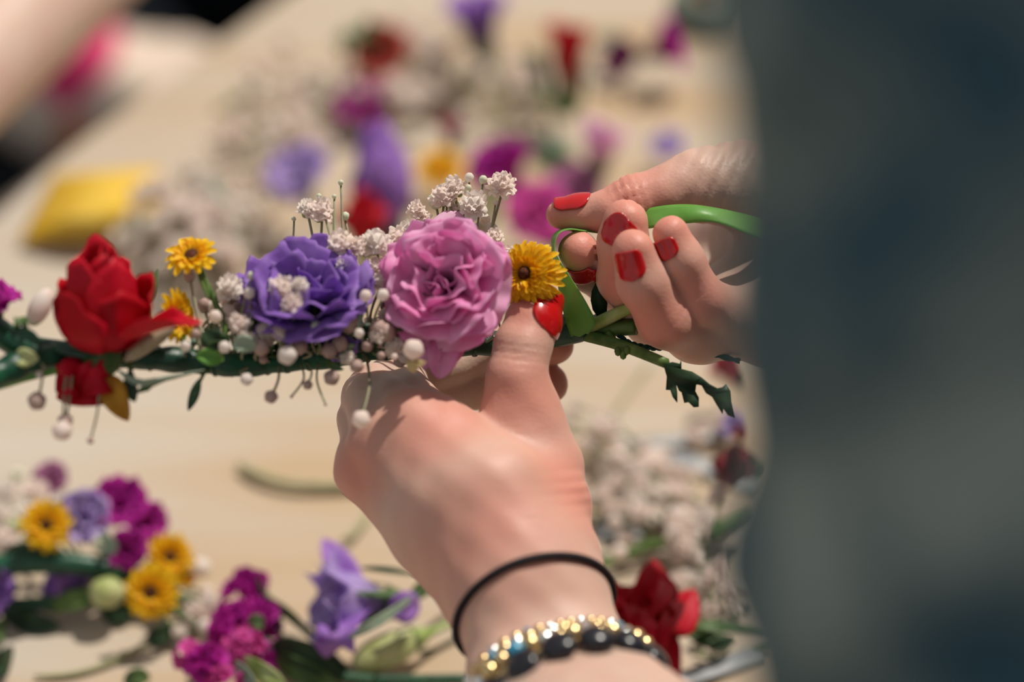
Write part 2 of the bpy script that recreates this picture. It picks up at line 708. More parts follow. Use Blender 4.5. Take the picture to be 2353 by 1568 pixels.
mb = MB()
mb.box(tpt(0.15, TW / 2, -0.0125), (np.array([*(ED * 1.25), 0]), np.array([*(EN * TW / 2), 0]), (0, 0, 0.0125)))
top = part('tabletop', mb.mesh('tabletop', [M_WOOD], False), tab)
for sgn, nm in ((0.05, 'apron'), (TW - 0.05, 'apron')):
    mb = MB()
    mb.box(tpt(0.15, sgn, -0.065), (np.array([*(ED * 1.15), 0]), np.array([*(EN * 0.01), 0]), (0, 0, 0.04)))
    part('apron', mb.mesh('apron', [M_WOOD], False), tab)
for a_ in (-1.0, 1.3):
    for b_ in (0.05, TW - 0.05):
        mb = MB()
        mb.box(tpt(a_, b_, -0.38), (np.array([*(ED * 0.025), 0]), np.array([*(EN * 0.025), 0]), (0, 0, 0.36)))
        part('leg', mb.mesh('leg', [M_WOOD], False), tab)

# ------------------------------------------------------------------ the person with both hands on the crown
S_L, E_L = np.array([0.097, 0.37, 0.47]), np.array([0.097, 0.315, 0.175])
S_R, E_R = np.array([0.3725, 0.60, 0.47]), np.array([0.36, 0.60, 0.20])

# left hand, back towards the camera, thumb on the right
LPALM = [
    chain([J(1128, 1345, .742, 15), J(1000, 1225, .752, 14), J(838, 1083, .765, 8.2)]),
    chain([J(1150, 1330, .740, 15), J(1010, 1150, .748, 13), J(888, 1020, .759, 9.5)]),
    chain([J(1190, 1320, .738, 15), J(1080, 1130, .745, 13.5), J(955, 985, .757, 9.5)]),
    chain([J(1225, 1320, .740, 15), J(1150, 1130, .746, 13.5), J(1020, 1005, .758, 10)]),
    chain([J(1245, 1310, .745, 14), J(1258, 1170, .757, 13.2), J(1240, 1080, .765, 13.5), J(1200, 960, .767, 11.5)]),
    chain([J(1100, 1200, .765, 14), J(1180, 1100, .772, 13)]),
    # wrist and forearm
    chain([J(1190, 1330, .742, 14.5), J(1180, 1400, .735, 15), J(1205, 1568, .722, 17.0), (E_L + np.array([-.015, 0.02, -.005]), 0.036)]),
    chain([J(1270, 1310, .745, 13), J(1290, 1400, .738, 14.5), J(1345, 1568, .722, 17.5), (E_L + np.array([.01, 0.02, 0]), 0.038)]),
    chain([(E_L + np.array([0, 0.03, 0]), 0.040), (E_L * 0.7 + S_L * 0.3, 0.042)]),
]
LFING = [
    chain([J(1205, 970, .767, 11.2), J(1186, 870, .765, 9.2), J(1200, 800, .768, 8.9), J(1224, 738, .772, 8.3), J(1235, 700, .774, 6.6)]),
    chain([J(1020, 1005, .758, 9.5), J(905, 880, .790, 8.6), J(1110, 805, .808, 7.6), J(1272, 792, .802, 6.8)]),
    chain([J(955, 985, .757, 9.3), J(862, 900, .785, 8.6), J(1070, 890, .812, 7.8), J(1258, 882, .806, 6.8)]),
    chain([J(888, 1020, .759, 9.2), J(848, 915, .780, 8.4), J(900, 940, .812, 7.5), J(1010, 965, .806, 6.5)]),
    chain([J(838, 1083, .765, 8.0), J(832, 965, .782, 7.4), J(890, 1010, .806, 6.8), J(970, 1030, .800, 6)]),
]


def sdf_of(palm, fing, kp=0.010, kf=0.0012, kj=0.007):
    def f(p):
        a = None
        for c in palm:
            d = c(p)
            a = d if a is None else smin(a, d, kp)
        b = None
        for c in fing:
            d = c(p)
            b = d if b is None else smin(b, d, kf)
        return smin(a, b, kj)
    return f


L_SDF = sdf_of(LPALM, LFING, 0.011)

RFOCUS = 0.79
RPALM = [
    chain([J(1600, 425, .795, 11), J(1700, 425, .803, 14.5), J(1860, 490, .815, 20)]),          # thumb metacarpal
    chain([J(1590, 745, .795, 9.5), J(1700, 690, .812, 14), J(1860, 600, .822, 19)]),
    chain([J(1655, 745, .792, 9.0), J(1760, 690, .805, 15), J(1880, 620, .815, 19)]),
    chain([J(1640, 640, .842, 10), J(1760, 560, .838, 14), J(1880, 560, .825, 19)]),
    chain([J(1600, 560, .850, 9.5), J(1750, 500, .838, 14), J(1880, 540, .822, 19)]),
    chain([J(1700, 720, .790, 10), J(1780, 760, .797, 12), J(1880, 640, .81, 17)]),
    chain([J(1860, 540, .818, 20), J(2000, 580, .815, 19), (E_R + np.array([-.03, 0.0, 0]), 0.037)]),
    chain([J(1870, 620, .812, 17), J(2000, 640, .81, 18), (E_R + np.array([-.03, 0.01, 0]), 0.037)]),
    chain([(E_R + np.array([-.03, 0.0, 0]), 0.038), (E_R * 0.7 + S_R * 0.3, 0.042)]),
]
RFING = [
    # thumb along the top
    chain([J(1286, 494, .789, 4.6), J(1330, 492, .789, 5.4), J(1400, 486, .788, 6.8), J(1455, 462, .789, 8.2), J(1530, 445, .791, 8.6), J(1620, 425, .796, 11)]),
    # index: tip pressed under the thumb
    chain([J(1329, 578, .784, 6.6), J(1352, 618, .793, 6.9), J(1450, 690, .812, 8.2), J(1660, 650, .842, 10)]),
    # middle
    chain([J(1437, 511, .774, 7.4), J(1432, 560, .776, 7.9), J(1432, 640, .782, 8.2), J(1500, 735, .797, 8.8), J(1630, 700, .830, 9.5)]),
    # ring
    chain([J(1455, 577, .764, 6.9), J(1476, 650, .767, 7.9), J(1530, 735, .775, 9.0), J(1600, 765, .788, 9.5), J(1680, 720, .805, 11)]),
    # little
    chain([J(1541, 537, .768, 5.7), J(1568, 600, .770, 6.8), J(1610, 690, .776, 7.8), J(1690, 735, .792, 9.5)]),
]
R_SDF = sdf_of(RPALM, RFING, 0.010, 0.0010, 0.006)

FLUSH_SHADE = [(P(1297, 493, .785), .010), (P(1331, 560, .780), .011), (P(1437, 480, .770), .010), (P(1455, 560, .760), .010),
         (P(1541, 520, .765), .010), (P(1440, 440, .785), .012), (P(1515, 735, .765), .013), (P(1425, 640, .775), .011), (P(1600, 680, .770), .012), (P(1225, 700, .765), .010),  # knuckle redness; lower right-hand finger points also paint in orange shade
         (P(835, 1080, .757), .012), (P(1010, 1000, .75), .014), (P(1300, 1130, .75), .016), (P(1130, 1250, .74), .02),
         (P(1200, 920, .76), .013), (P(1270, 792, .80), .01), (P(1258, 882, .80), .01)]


def flush_shade(V):
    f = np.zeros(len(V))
    for c, r in FLUSH_SHADE:
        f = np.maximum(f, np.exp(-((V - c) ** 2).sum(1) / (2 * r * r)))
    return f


def crease(V, c, axis, width, n, amp, spread):
    """n skin folds across axis around point c"""
    a = np.array(axis, float)
    a = a / np.linalg.norm(a)
    t = (V - c) @ a
    w = np.exp(-((V - c) ** 2).sum(1) / (2 * spread ** 2))
    return -amp * w * (0.5 + 0.5 * np.cos(2 * math.pi * t / width)) ** 4 * np.exp(-t ** 2 / (2 * (n * width / 2.5) ** 2))


def tendon(V, pts, r, amp):
    d = np.full(len(V), 9.0)
    for i in range(len(pts) - 1):
        d = np.minimum(d, rcone(V, np.array(pts[i]), np.array(pts[i + 1]), 0, 0))
    return amp * np.exp(-(d / r) ** 2)


def ldisp(V):
    s_ = 0.0002 * np.sin(V[:, 0] * 420 + V[:, 2] * 300) * np.sin(V[:, 1] * 380)
    s_ = s_ + crease(V, P(1196, 812, .757), P(1198, 780, .757) - P(1188, 860, .757), .0022, 3, .0006, .008)
    s_ = s_ + tendon(V, [P(1120, 1230, .728), P(960, 1010, .748)], .0035, .0006)
    s_ = s_ + tendon(V, [P(1180, 1230, .728), P(1050, 1030, .748)], .0035, .0006)
    s_ = s_ + tendon(V, [P(1060, 1240, .733), P(890, 1040, .750)], .003, .0005)
    s_ = s_ + crease(V, P(1345, 1130, .755), P(1345, 1200, .755) - P(1345, 1060, .755), .0035, 4, .0006, .012)
    return s_


def rdisp(V):
    s_ = 0.00015 * np.sin(V[:, 0] * 520 + V[:, 2] * 300) * np.sin(V[:, 1] * 480)
    s_ = s_ + crease(V, P(1447, 432, .785), P(1480, 440, .785) - P(1420, 460, .785), .0026, 4, .0009, .009)
    s_ = s_ + crease(V, P(1660, 380, .792), P(1700, 390, .79) - P(1600, 340, .79), .0048, 5, .0010, .016)
    s_ = s_ + crease(V, P(1420, 640, .775), P(1430, 700, .78) - P(1430, 600, .78), .003, 2, .0005, .008)
    s_ = s_ + crease(V, P(1545, 700, .772), P(1560, 740, .78) - P(1480, 650, .767), .003, 2, .0004, .008)
    return s_


lo, hi = bbox([q for c in LPALM + LFING for q in c.pts])
VL, QL = polygonize(L_SDF, lo, hi, 0.0012, ldisp)
lo, hi = bbox([q for c in RPALM + RFING for q in c.pts])
VR, QR = polygonize(R_SDF, lo, hi, 0.0012, rdisp)

HIPS = np.array([0.33, 0.36, -0.28])
MID = (S_L + S_R) / 2
SIDE = (S_R - S_L) / np.linalg.norm(S_R - S_L)
FACE = np.array([-SIDE[1], SIDE[0], 0])
FACE = FACE / np.linalg.norm(FACE)
HEAD = MID + np.array([0, 0, 0.235]) + FACE * 0.02
torso_ch = [
    chain([(S_L, .043), (E_L, .040)]), chain([(S_R, .043), (E_R, .040)]),
    chain([(S_L + SIDE * .05 - [0, 0, .03], .055), (HIPS - SIDE * .08, .095)]),
    chain([(S_R - SIDE * .05 - [0, 0, .03], .055), (HIPS + SIDE * .08, .095)]),
    chain([(S_L + SIDE * .02, .045), (S_R - SIDE * .02, .045)]),
    chain([(MID, .052), (MID + np.array([0, 0, .12]) + FACE * .01, .047)]),
    chain([(HEAD + FACE * .01 - [0, 0, .045], .050), (HEAD + FACE * .0 + [0, 0, .015], .078)]),
    chain([(HEAD + FACE * .055 - [0, 0, .075], .022), (HEAD + FACE * .045 - [0, 0, .02], .045)]),
    chain([(HEAD + FACE * .088 + [0, 0, .0], .006), (HEAD + FACE * .103 - [0, 0, .03], .009)], .006),
    chain([(HEAD + SIDE * .078 + [0, 0, -.01], .011), (HEAD + SIDE * .074 - [0, 0, .04], .008)]),
    chain([(HEAD - SIDE * .078 + [0, 0, -.01], .011), (HEAD - SIDE * .074 - [0, 0, .04], .008)]),
]


def f_torso(p):
    a = None
    for c in torso_ch:
        a = c(p) if a is None else smin(a, c(p), 0.012)
    return a


lo, hi = bbox([q for c in torso_ch for q in c.pts])
VT, QT = polygonize(f_torso, lo, hi, 0.006)
V = np.concatenate([VL, VR, VT])
Q = np.concatenate([QL, QR + len(VL), QT + len(VL) + len(VR)])
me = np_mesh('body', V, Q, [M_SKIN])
at = me.attributes.new('flush_shade', 'FLOAT', 'POINT')
at.data.foreach_set('value', flush_shade(V).astype(np.float32) if len(me.vertices) == len(V) else np.zeros(len(me.vertices), np.float32))

person = thing('person', 'person in a faded denim jacket with red painted nails binding the flower crown', 'person',
               (HIPS[0], HIPS[1], -0.74))
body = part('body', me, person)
for s_ in (-1, 1):
    mb = MB()
    c = HEAD + FACE * .083 + SIDE * .031 * s_ + np.array([0, 0, -.004])
    mb.ell(c, (SIDE * .012, FACE * .007, (0, 0, .006)), 12, 8)
    part('eye', mb.mesh('eye', [mat('eye white', (.7, .68, .65), .2)]), body)
mb = MB()
c = HEAD + FACE * .081 + np.array([0, 0, -.062])
mb.ell(c, (SIDE * .022, FACE * .008, (0, 0, .007)), 14, 8)
part('mouth', mb.mesh('mouth', [mat('lips', (.45, .12, .11), .4)]), body)


# nails
def nail(sdf, root, tip, nrm, r, half=math.radians(52), v0=-.0075, v1=.0015, name='fingernail', sharp=0.0):
    root, tip = np.array(root), np.array(tip)
    ax = (tip - root) / np.linalg.norm(tip - root)
    n = np.array(nrm) - ax * np.dot(nrm, ax)
    n /= np.linalg.norm(n)
    sd_ = np.cross(ax, n)
    NU, NV = 19, 21
    rows = []
    for i in range(NV):
        t = i / (NV - 1)
        # rounded cuticle, squarer free edge
        w = math.sqrt(max(0.0, 1 - (max(0, 0.42 - t) / 0.42) ** 2.2)) * (1 - 0.30 * max(0, (t - .75) / .25) ** 2)
        w = max(w, 0.04)
        row = []
        for j in range(NU):
            u = -1 + 2 * j / (NU - 1)
            a = u * half * w
            v = v0 + (v1 - v0) * t - sharp * u * u * (v1 - v0) * t * 0.3
            vc = min(v, 0.0)
            dirv = math.cos(a) * n + math.sin(a) * sd_
            o = tip + ax * vc
            row.append((o, dirv, v, t, u))
        rows.append(row)
    flat = [x for rw in rows for x in rw]
    O = np.array([x[0] for x in flat])
    D = np.array([x[1] for x in flat])
    tt = np.full(len(O), 0.016)
    for _ in range(40):
        tt = tt - sdf(O + D * tt[:, None]) * 0.9
    tt = np.clip(tt, r * 0.6, r * 1.25)
    pts = []
    for k, x in enumerate(flat):
        v = x[2]
        edge = 1 - abs(x[4]) ** 4
        off = 0.00035 + 0.00025 * edge * min(1, x[3] * 6)
        p_ = O[k] + D[k] * (tt[k] + off)
        if v > 0:
            p_ = p_ + ax * v - n * (v * v * 25)
        pts.append(p_)
    G = [pts[i * NU:(i + 1) * NU] for i in range(NV)]
    mb = MB()
    mb.grid(G)
    o = part(name, mb.mesh(name, [M_NAIL]), body, None, 0.0005)
    o['label'] = 'glossy red painted fingernail'
    return o


def nl(sdf, a, b, nrm, r, **k):
    return nail(sdf, P(*a), P(*b), nrm, r, **k)


# right hand: thumb, index, middle, ring, little
nl(R_SDF, (1400, 486, .788), (1300, 493, .789), CD(0.05, 0.93, 0.42), .0055, v0=-.0085, v1=.0035, half=math.radians(55))
nl(R_SDF, (1352, 618, .793), (1329, 578, .784), CD(-0.30, -0.35, 0.88), .0066, v0=-.0080, v1=-.0010, half=math.radians(46))
nl(R_SDF, (1432, 560, .776), (1437, 511, .774), CD(-0.30, 0.10, 0.95), .0075, v0=-.0060, v1=.0048, half=math.radians(42), sharp=1.0)
nl(R_SDF, (1476, 650, .767), (1455, 577, .764), CD(-0.38, 0.0, 0.92), .0069, v0=-.0072, v1=.0022, half=math.radians(38))
nl(R_SDF, (1568, 600, .770), (1541, 537, .768), CD(-0.66, 0.0, 0.75), .0057, v0=-.0062, v1=.0003, half=math.radians(42))
# left hand: thumb and the tips that come round behind
nl(L_SDF, (1202, 800, .768), (1234, 705, .774), CD(0.84, 0.16, 0.52), .0073, v0=-.0105, v1=.0050, half=math.radians(56))
nl(L_SDF, (1110, 800, .808), (1272, 792, .802), CD(0.1, 0.3, -0.95), .0068)
nl(L_SDF, (1070, 890, .812), (1258, 882, .806), CD(0.1, 0.0, -0.95), .0068)
nl(L_SDF, (900, 940, .812), (1010, 965, .806), CD(0.0, 0.0, -1), .0065)
nl(L_SDF, (890, 1010, .806), (970, 1030, .800), CD(0.0, -0.2, -1), .006)

# jacket
jk = [
    chain([(S_L + np.array([.0, 0, .0]), .066), ((S_L * .5 + E_L * .5), .057), (E_L, .054), (E_L * .84 + P(1270, 1568, .72) * .16, .050)]),
    chain([(S_R, .064), (S_R * .5 + E_R * .5, .057), (E_R, .053), (E_R * .8 + P(2000, 600, .815) * .2, .050)]),
    chain([(S_L + SIDE * .06 - [0, 0, .04], .072), (HIPS - SIDE * .07 + [0, 0, .05], .11)]),
    chain([(S_R - SIDE * .06 - [0, 0, .04], .072), (HIPS + SIDE * .07 + [0, 0, .05], .11)]),
    chain([(S_L + SIDE * .03, .060), (S_R - SIDE * .03, .060)]),
]


def f_jk(p):
    a = None
    for c in jk:
        a = c(p) if a is None else smin(a, c(p), 0.02)
    return a


def jdisp(V):
    s_ = .0012 * np.sin(V[:, 2] * 120 + 3 * np.sin(V[:, 0] * 40) + V[:, 1] * 50)
    s_ += .0014 * np.sin(V[:, 2] * 61 - V[:, 0] * 170 + 1.2)
    s_ += .0012 * np.sin(V[:, 1] * 190 + V[:, 2] * 75)
    return s_


lo, hi = bbox([q for c in jk for q in c.pts])
VJ, QJ = polygonize(f_jk, lo, hi, 0.004, jdisp)
jacket = part('denim_jacket', np_mesh('denim_jacket', VJ, QJ, [M_DENIM]), person)


def torus_mesh(c, axis, R, r, n=40, m=10, flat=1.0, wob=0.0, squash=None):
    Mx = frame(c, axis)
    mb = MB()
    rings = []
    for i in range(n + 1):
        a = 2 * math.pi * i / n
        rr = R * (1 + wob * math.sin(3 * a))
        row = []
        for j in range(m):
            b = 2 * math.pi * j / m
            x = (rr + r * math.cos(b))
            row.append(Mx @ Vector((x * math.cos(a), x * math.sin(a) * (squash or 1), r * flat * math.sin(b))))
        rings.append(row)
    mb.grid(rings, closeu=True)
    return mb


wl = P(1270, 1568, .72)
cl = E_L * .80 + wl * .20
mb = torus_mesh(cl, wl - E_L, .046, .009, flat=2.2, wob=.02)
part('rolled_cuff', mb.mesh('rolled_cuff', [M_DENIM]), jacket)
wr = P(2000, 600, .815)
mb = torus_mesh(E_R * .76 + wr * .24, wr - E_R, .044, .009, flat=2.2, wob=.02)
part('rolled_cuff', mb.mesh('rolled_cuff', [M_DENIM]), jacket)
mb = torus_mesh(MID + np.array([0, 0, .062]), (0, 0, 1), .062, .008, flat=2.6, wob=.03)
part('collar', mb.mesh('collar', [M_DENIM]), jacket)
# shoulder seam of the near sleeve
mb = torus_mesh(S_L + SIDE * .012 + np.array([0, 0, -.005]), np.array([-.55, -.45, .25]), .066, .0022, flat=1.5)
part('seam', mb.mesh('seam', [M_DENIM]), jacket)
# hair
mb = MB()
mb.ell(HEAD - FACE * .018 + np.array([0, 0, .022]), (SIDE * .090, FACE * .090, (0, 0, .088)), 28, 18,
       fn=lambda th, ph: 1 + .03 * math.sin(9 * ph))
mb.ell(HEAD - FACE * .095 + np.array([0, 0, .0]), (SIDE * .04, FACE * .04, (0, 0, .045)), 18, 12)
part('hair', mb.mesh('hair', [M_HAIR]), person)
# trousers, seated
kL = HIPS - SIDE * .08 + FACE * .40
kR = HIPS + SIDE * .08 + FACE * .40
tr = [chain([(HIPS - SIDE * .08, .10), (kL, .062), (kL + FACE * .03 - [0, 0, .40], .045)]),
      chain([(HIPS + SIDE * .08, .10), (kR, .062), (kR + FACE * .03 - [0, 0, .40], .045)])]


def f_tr(p):
    return smin(tr[0](p), tr[1](p), .02)


lo, hi = bbox([q for c in tr for q in c.pts])
Vt, Qt = polygonize(f_tr, lo, hi, 0.008)
part('trousers', np_mesh('trousers', Vt, Qt, [M_TROUSER]), person)

st = thing('stool', 'dark round stool under the person in the denim jacket', 'stool', (HIPS[0], HIPS[1], -0.74))
mb = MB()
mb.tube([(HIPS[0], HIPS[1], -.44), (HIPS[0], HIPS[1], -.41)], [.17, .17], 28)
part('seat', mb.mesh('seat', [M_TROUSER]), st)
for k in range(4):
    a = math.pi / 4 + k * math.pi / 2
    mb = MB()
    mb.tube([(HIPS[0] + .10 * math.cos(a), HIPS[1] + .10 * math.sin(a), -.43), (HIPS[0] + .16 * math.cos(a), HIPS[1] + .16 * math.sin(a), -.74)], .012, 8)
    part('leg', mb.mesh('leg', [M_TROUSER]), st)


# things worn on the left wrist: follow the skin
def wrap_wrist(c, ax, off, n=72, tilt=None):
    """closed ring of points lying off metres above the skin of the left arm in the plane through c"""
    ax = np.array(ax) / np.linalg.norm(ax)
    a = np.cross(ax, [0.1, 0.2, 1.0])
    a /= np.linalg.norm(a)
    b = np.cross(ax, a)
    O, D = [], []
    for i in range(n):
        t = 2 * math.pi * i / n
        D.append(math.cos(t) * a + math.sin(t) * b)
        O.append(c)
    O, D = np.array(O), np.array(D)
    tt = np.full(n, .07)
    for _ in range(80):
        tt = tt - L_SDF(O + D * tt[:, None]) * .8
    # smooth
    for _ in range(3):
        tt = (np.roll(tt, 1) + tt + np.roll(tt, -1)) / 3
    return O + D * (tt + off)[:, None], D


# ------------------------------------------------------------------ petals and flowers
def petal(L=1.0, W=1.0, t0=10, t1=60, pw=1.0, cup=0.8, ruf=0.0, frq=2.5, base=0.25, rnd=0.25, pt=0.0, roll=0.0,
          nu=9, nv=8, seed=0, r0=0.05, fringe=0.0, side=0.0, mats=None, name='petal'):
    """petal that leaves the flower axis (+Z) with tilt t0 and ends with tilt t1 (degrees), growing towards +X"""
    R = random.Random(seed)
    ph1, ph2, ph3 = R.uniform(0, 6.3), R.uniform(0, 6.3), R.uniform(0, 6.3)
    fz = [R.uniform(-1, 1) for _ in range(nu)]
    G = []
    x, z = r0, 0.0
    for i in range(nv + 1):
        t = i / nv
        tau = math.radians(t0 + (t1 - t0) * t ** pw + roll * max(0, (t - .7) / .3) ** 1.5)
        if i:
            x += math.sin(tau) * L / nv
            z += math.cos(tau) * L / nv
        w = W / 2 * (base + (1 - base) * math.sin(min(1, t * 1.15) * math.pi / 2) ** 0.9)
        row = []
        for j in range(nu):
            u = -1 + 2 * j / (nu - 1)
            # length varies over the width: round or pointed tip
            dl = -rnd * abs(u) ** 2.4 * t ** 1.5 + pt * (1 - abs(u)) ** 1.6 * t ** 3 + fringe * fz[j] * t ** 4
            a = u * w * cup * 2 / max(W, 1e-6)
            cc = cup * 2 / max(W, 1e-6)
            if abs(cup) > 1e-3:
                yy = math.sin(a) / cc
                inn = (1 - math.cos(a)) / cc
            else:
                yy, inn = u * w, 0.0
            ru = ruf * L * t ** 1.8 * (math.sin(frq * math.pi * u + ph1) + .5 * math.sin(frq * 1.9 * math.pi * u + ph2)) \
                + side * L * t * u * .3
            nx, nz = math.cos(tau), -math.sin(tau)
            X = x + dl * L * math.sin(tau) + nx * (ru - inn)
            Z = z + dl * L * math.cos(tau) + nz * (ru - inn)
            Y = yy + ruf * .35 * L * t * math.sin(5 * t + ph3 + 2 * u)
            row.append((X, Y, Z))
        G.append(row)
    mb = MB()
    mb.grid(G)
    return mb.mesh(name, mats or [M_RED])


def calyx_mesh(r=0.3, L=0.6, sep=5, mats=None, seplen=0.8, core=True):
    mb = MB()
    mb.ell((0, 0, -r * .4), ((r, 0, 0), (0, r, 0), (0, 0, r * .9)), 10, 6, 0)
    for k in range(sep):
        a = 2 * math.pi * k / sep
        G = []
        for i in range(6):
            t = i / 5
            w = r * .42 * (1 - t) ** .8
            rr = r * (1 + .5 * t)
            z = -r * .5 + seplen * t
            cx, cy = rr * math.cos(a), rr * math.sin(a)
            tx, ty = -math.sin(a), math.cos(a)
            G.append([(cx - tx * w, cy - ty * w, z), (cx * 1.06, cy * 1.06, z), (cx + tx * w, cy + ty * w, z)])
        mb.grid(G, 0)
    return mb.mesh('calyx', mats or [M_LEAFM])


LIS = [  # whorls: n, t0, t1, L, W, cup, ruf, roll
    (4, 4, 10, .62, .60, 1.6, .10, 20), (5, 8, 30, .80, .78, 1.3, .10, 30), (5, 16, 58, .96, .95, .9, .10, 25),
    (6, 24, 82, 1.06, 1.10, .6, .09, 20)]
ROSE = [(3, 0, -6, .80, .45, 2.3, .01, 10), (3, 3, 4, .92, .70, 2.0, .02, 45), (4, 8, 10, .98, .90, 1.6, .02, 60),
        (4, 14, 22, 1.0, 1.0, 1.2, .03, 70)]
OPEN = [(5, 12, 55, .7, .75, .8, .10, 10), (6, 20, 85, 1.0, 1.05, .5, .10, 10)]
BELL = [(3, 6, 8, .9, .8, 1.6, .04, 30), (5, 14, 26, 1.1, .95, 1.2, .05, 60)]


def bloom(parent, loc, axis, size, whorls, m, spin=0.0, seed=1, part_name=None, label=None, unique=False,
          sepals=True, jit=6.0, pt=0.0, nu=9, nv=8, extra=(), calm=None, frq=2.5, fringe=.03, rfl=1.0, petal_label=None):
    """a flower head of radius size; petals hang under parent (or under a calyx part when part_name is given)"""
    Mx = frame(loc, axis, spin, 1.0)
    ca = calyx_mesh(size * .22, size * .5, 5 if sepals else 0, [calm or M_LEAFM], size * .75)
    if part_name:
        host = part(part_name, ca, parent, Mx)
        if label: host['label'] = label
    else:
        host = parent
        if sepals:
            part('calyx', ca, parent, Mx)
    R = random.Random(seed)
    for wi, w in enumerate(whorls):
        n, t0, t1, L, W_, cup, ruf, roll = w
        nvar = n if unique else min(2, n)
        ms = [petal(L * size, W_ * size, t0, t1, 1.0, cup, ruf * rfl, frq, roll=roll, seed=seed * 97 + wi * 13 + k, r0=.04 * size,
                    mats=[m], fringe=fringe, pt=pt, nu=nu, nv=nv, side=R.uniform(-.5, .5)) for k in range(nvar)]
        for k in range(n):
            a = 2 * math.pi * k / n + wi * 1.1 + R.uniform(-.2, .2)
            ex = Matrix.Rotation(a, 4, 'Z') @ Matrix.Rotation(math.radians(R.uniform(-jit, jit)), 4, 'Y') \
                @ Matrix.Rotation(math.radians(R.uniform(-jit, jit)), 4, 'X') @ Matrix.Scale(R.uniform(.92, 1.06), 4)
            part('petal', ms[k % nvar], host, Mx @ ex, 0.00022)
    for (a, t, L, W_, t0, t1, cup, ruf, roll, p_) in extra:
        me_ = petal(L * size, W_ * size, t0, t1, 1.0, cup, ruf, 2.2, roll=roll, seed=int(a * 7 + seed), r0=.05 * size, mats=[m],
                    pt=p_, fringe=.02, nu=11, nv=12)
        part('petal', me_, host, Mx @ Matrix.Rotation(math.radians(a), 4, 'Z'), 0.00022)
    return host


def strap_mesh(L, W_, t0, t1, m, seed=0, cup=1.0):
    return petal(L, W_, t0, t1, 1.0, cup, .0, 1, base=.45, rnd=.28, nu=5, nv=5, seed=seed, r0=L * .12, mats=[m], fringe=.02)


def daisy(parent, loc, axis, size, part_name=None, rows=((14, 88, 96), (14, 72, 84), (14, 58, 76), (12, 50, 70)),
          spin=0.0, eye=.30, seed=3, m=None, label=None, w=.42):
    m = m or M_YEL
    Mx = frame(loc, axis, spin)
    mb = MB()
    mb.ell((0, 0, size * .16), ((eye * size, 0, 0), (0, eye * size, 0), (0, 0, size * .20)), 14, 7, 0,
           fn=lambda th, ph: 1 + .08 * math.sin(7 * ph) * math.sin(9 * th))
    mb.ell((0, 0, -size * .10), ((size * .36, 0, 0), (0, size * .36, 0), (0, 0, size * .14)), 12, 6, 1)
    me_ = mb.mesh('eye', [M_BROWN, M_LEAFM])
    if part_name:
        host = part(part_name, me_, parent, Mx)
        if label: host['label'] = label
    else:
        host = parent
        part('flower_eye', me_, parent, Mx)
    R = random.Random(seed)
    for ri, (n, t0, t1) in enumerate(rows):
        Ls = size * (1.0 - (.13 if len(rows) < 6 else .085) * ri)
        ms = [strap_mesh(Ls, size * w, t0 - 22, t1, m, seed + ri * 5 + k) for k in range(2)]
        for k in range(n):
            a = 2 * math.pi * k / n + ri * .22 + R.uniform(-.05, .05)
            part('petal', ms[k % 2], host, Mx @ Matrix.Rotation(a, 4, 'Z') @ Matrix.Rotation(math.radians(R.uniform(-6, 6)), 4, 'Y')
                 @ Matrix.Scale(R.uniform(.92, 1.05), 4))
    return host


# gypsophila blossoms of radius 1, stalk at -Z
def gyp_open(m, seed):
    R = random.Random(seed)
    mb = MB()
    mb.ell((0, 0, -.55), ((.30, 0, 0), (0, .30, 0), (0, 0, .35)), 8, 5, 1)
    mb.ell((0, 0, .08), ((.62, 0, 0), (0, .62, 0), (0, 0, .62)), 10, 6, 0)
    n = 44
    for k in range(n):
        zz = 1 - 1.35 * (k + .5) / n
        th = math.acos(max(-1, min(1, zz)))
        ph = k * 2.39996
        q = Matrix.Rotation(ph, 4, 'Z') @ Matrix.Rotation(th, 4, 'Y')
        w = R.uniform(.19, .30)
        G = []
        hh = R.uniform(.52, .86)
        for i in range(5):
            t = i / 4
            ww = w * (.45, .8, 1.0, .85, .45)[i]
            h = .25 + hh * t
            b_ = R.uniform(-.16, .16) * t
            G.append([q @ Vector((b_ + .10, -ww, h - .06)), q @ Vector((b_, 0, h)), q @ Vector((b_ + .10, ww, h - .06))])
        mb.grid(G, 0)
    return mb.mesh('blossom', [m, M_STEML])


def gyp_bud(m, calyx=M_STEML):
    mb = MB()
    mb.ell((0, 0, 0), ((.88, 0, 0), (0, .88, 0), (0, 0, 1.0)), 16, 12, 0, fn=lambda th, ph: 1 + .05 * math.cos(5 * ph) * math.sin(th), split=(10, 1))
    for k in range(5):
        a = 2 * math.pi * k / 5
        G = []
        for i in range(4):
            th = math.pi * (1 - .42 * i / 3)
            w = .30 * (1 - i / 3.2)
            G.append([(1.04 * math.sin(th) * math.cos(a + s_ * w) * .9, 1.04 * math.sin(th) * math.sin(a + s_ * w) * .9, 1.04 * math.cos(th)) for s_ in (-1, 0, 1)])
        mb.grid(G, 1)
    return mb.mesh('blossom', [m, calyx])


GO = [gyp_open(M_GYP, 1), gyp_open(M_GYPW, 2), gyp_open(M_GYP, 3)]
GB = [gyp_bud(M_GYPW), gyp_bud(M_GYP), gyp_bud(M_BUDG)]
GD = gyp_bud(M_GYPD, M_STEMG)


def blossom(parent, p, axis, size, kind='o', k=0, name='blossom'):
    me_ = {'o': GO, 'b': GB}.get(kind, [GD])
    me_ = GD if kind == 'd' else (GB[2] if kind == 'g' else me_[k % (3 if kind == 'o' else 2)])
    return part(name, me_, parent, frame(p, axis, k * 1.3, size * (1.22 if kind == 'o' else 1.0)))


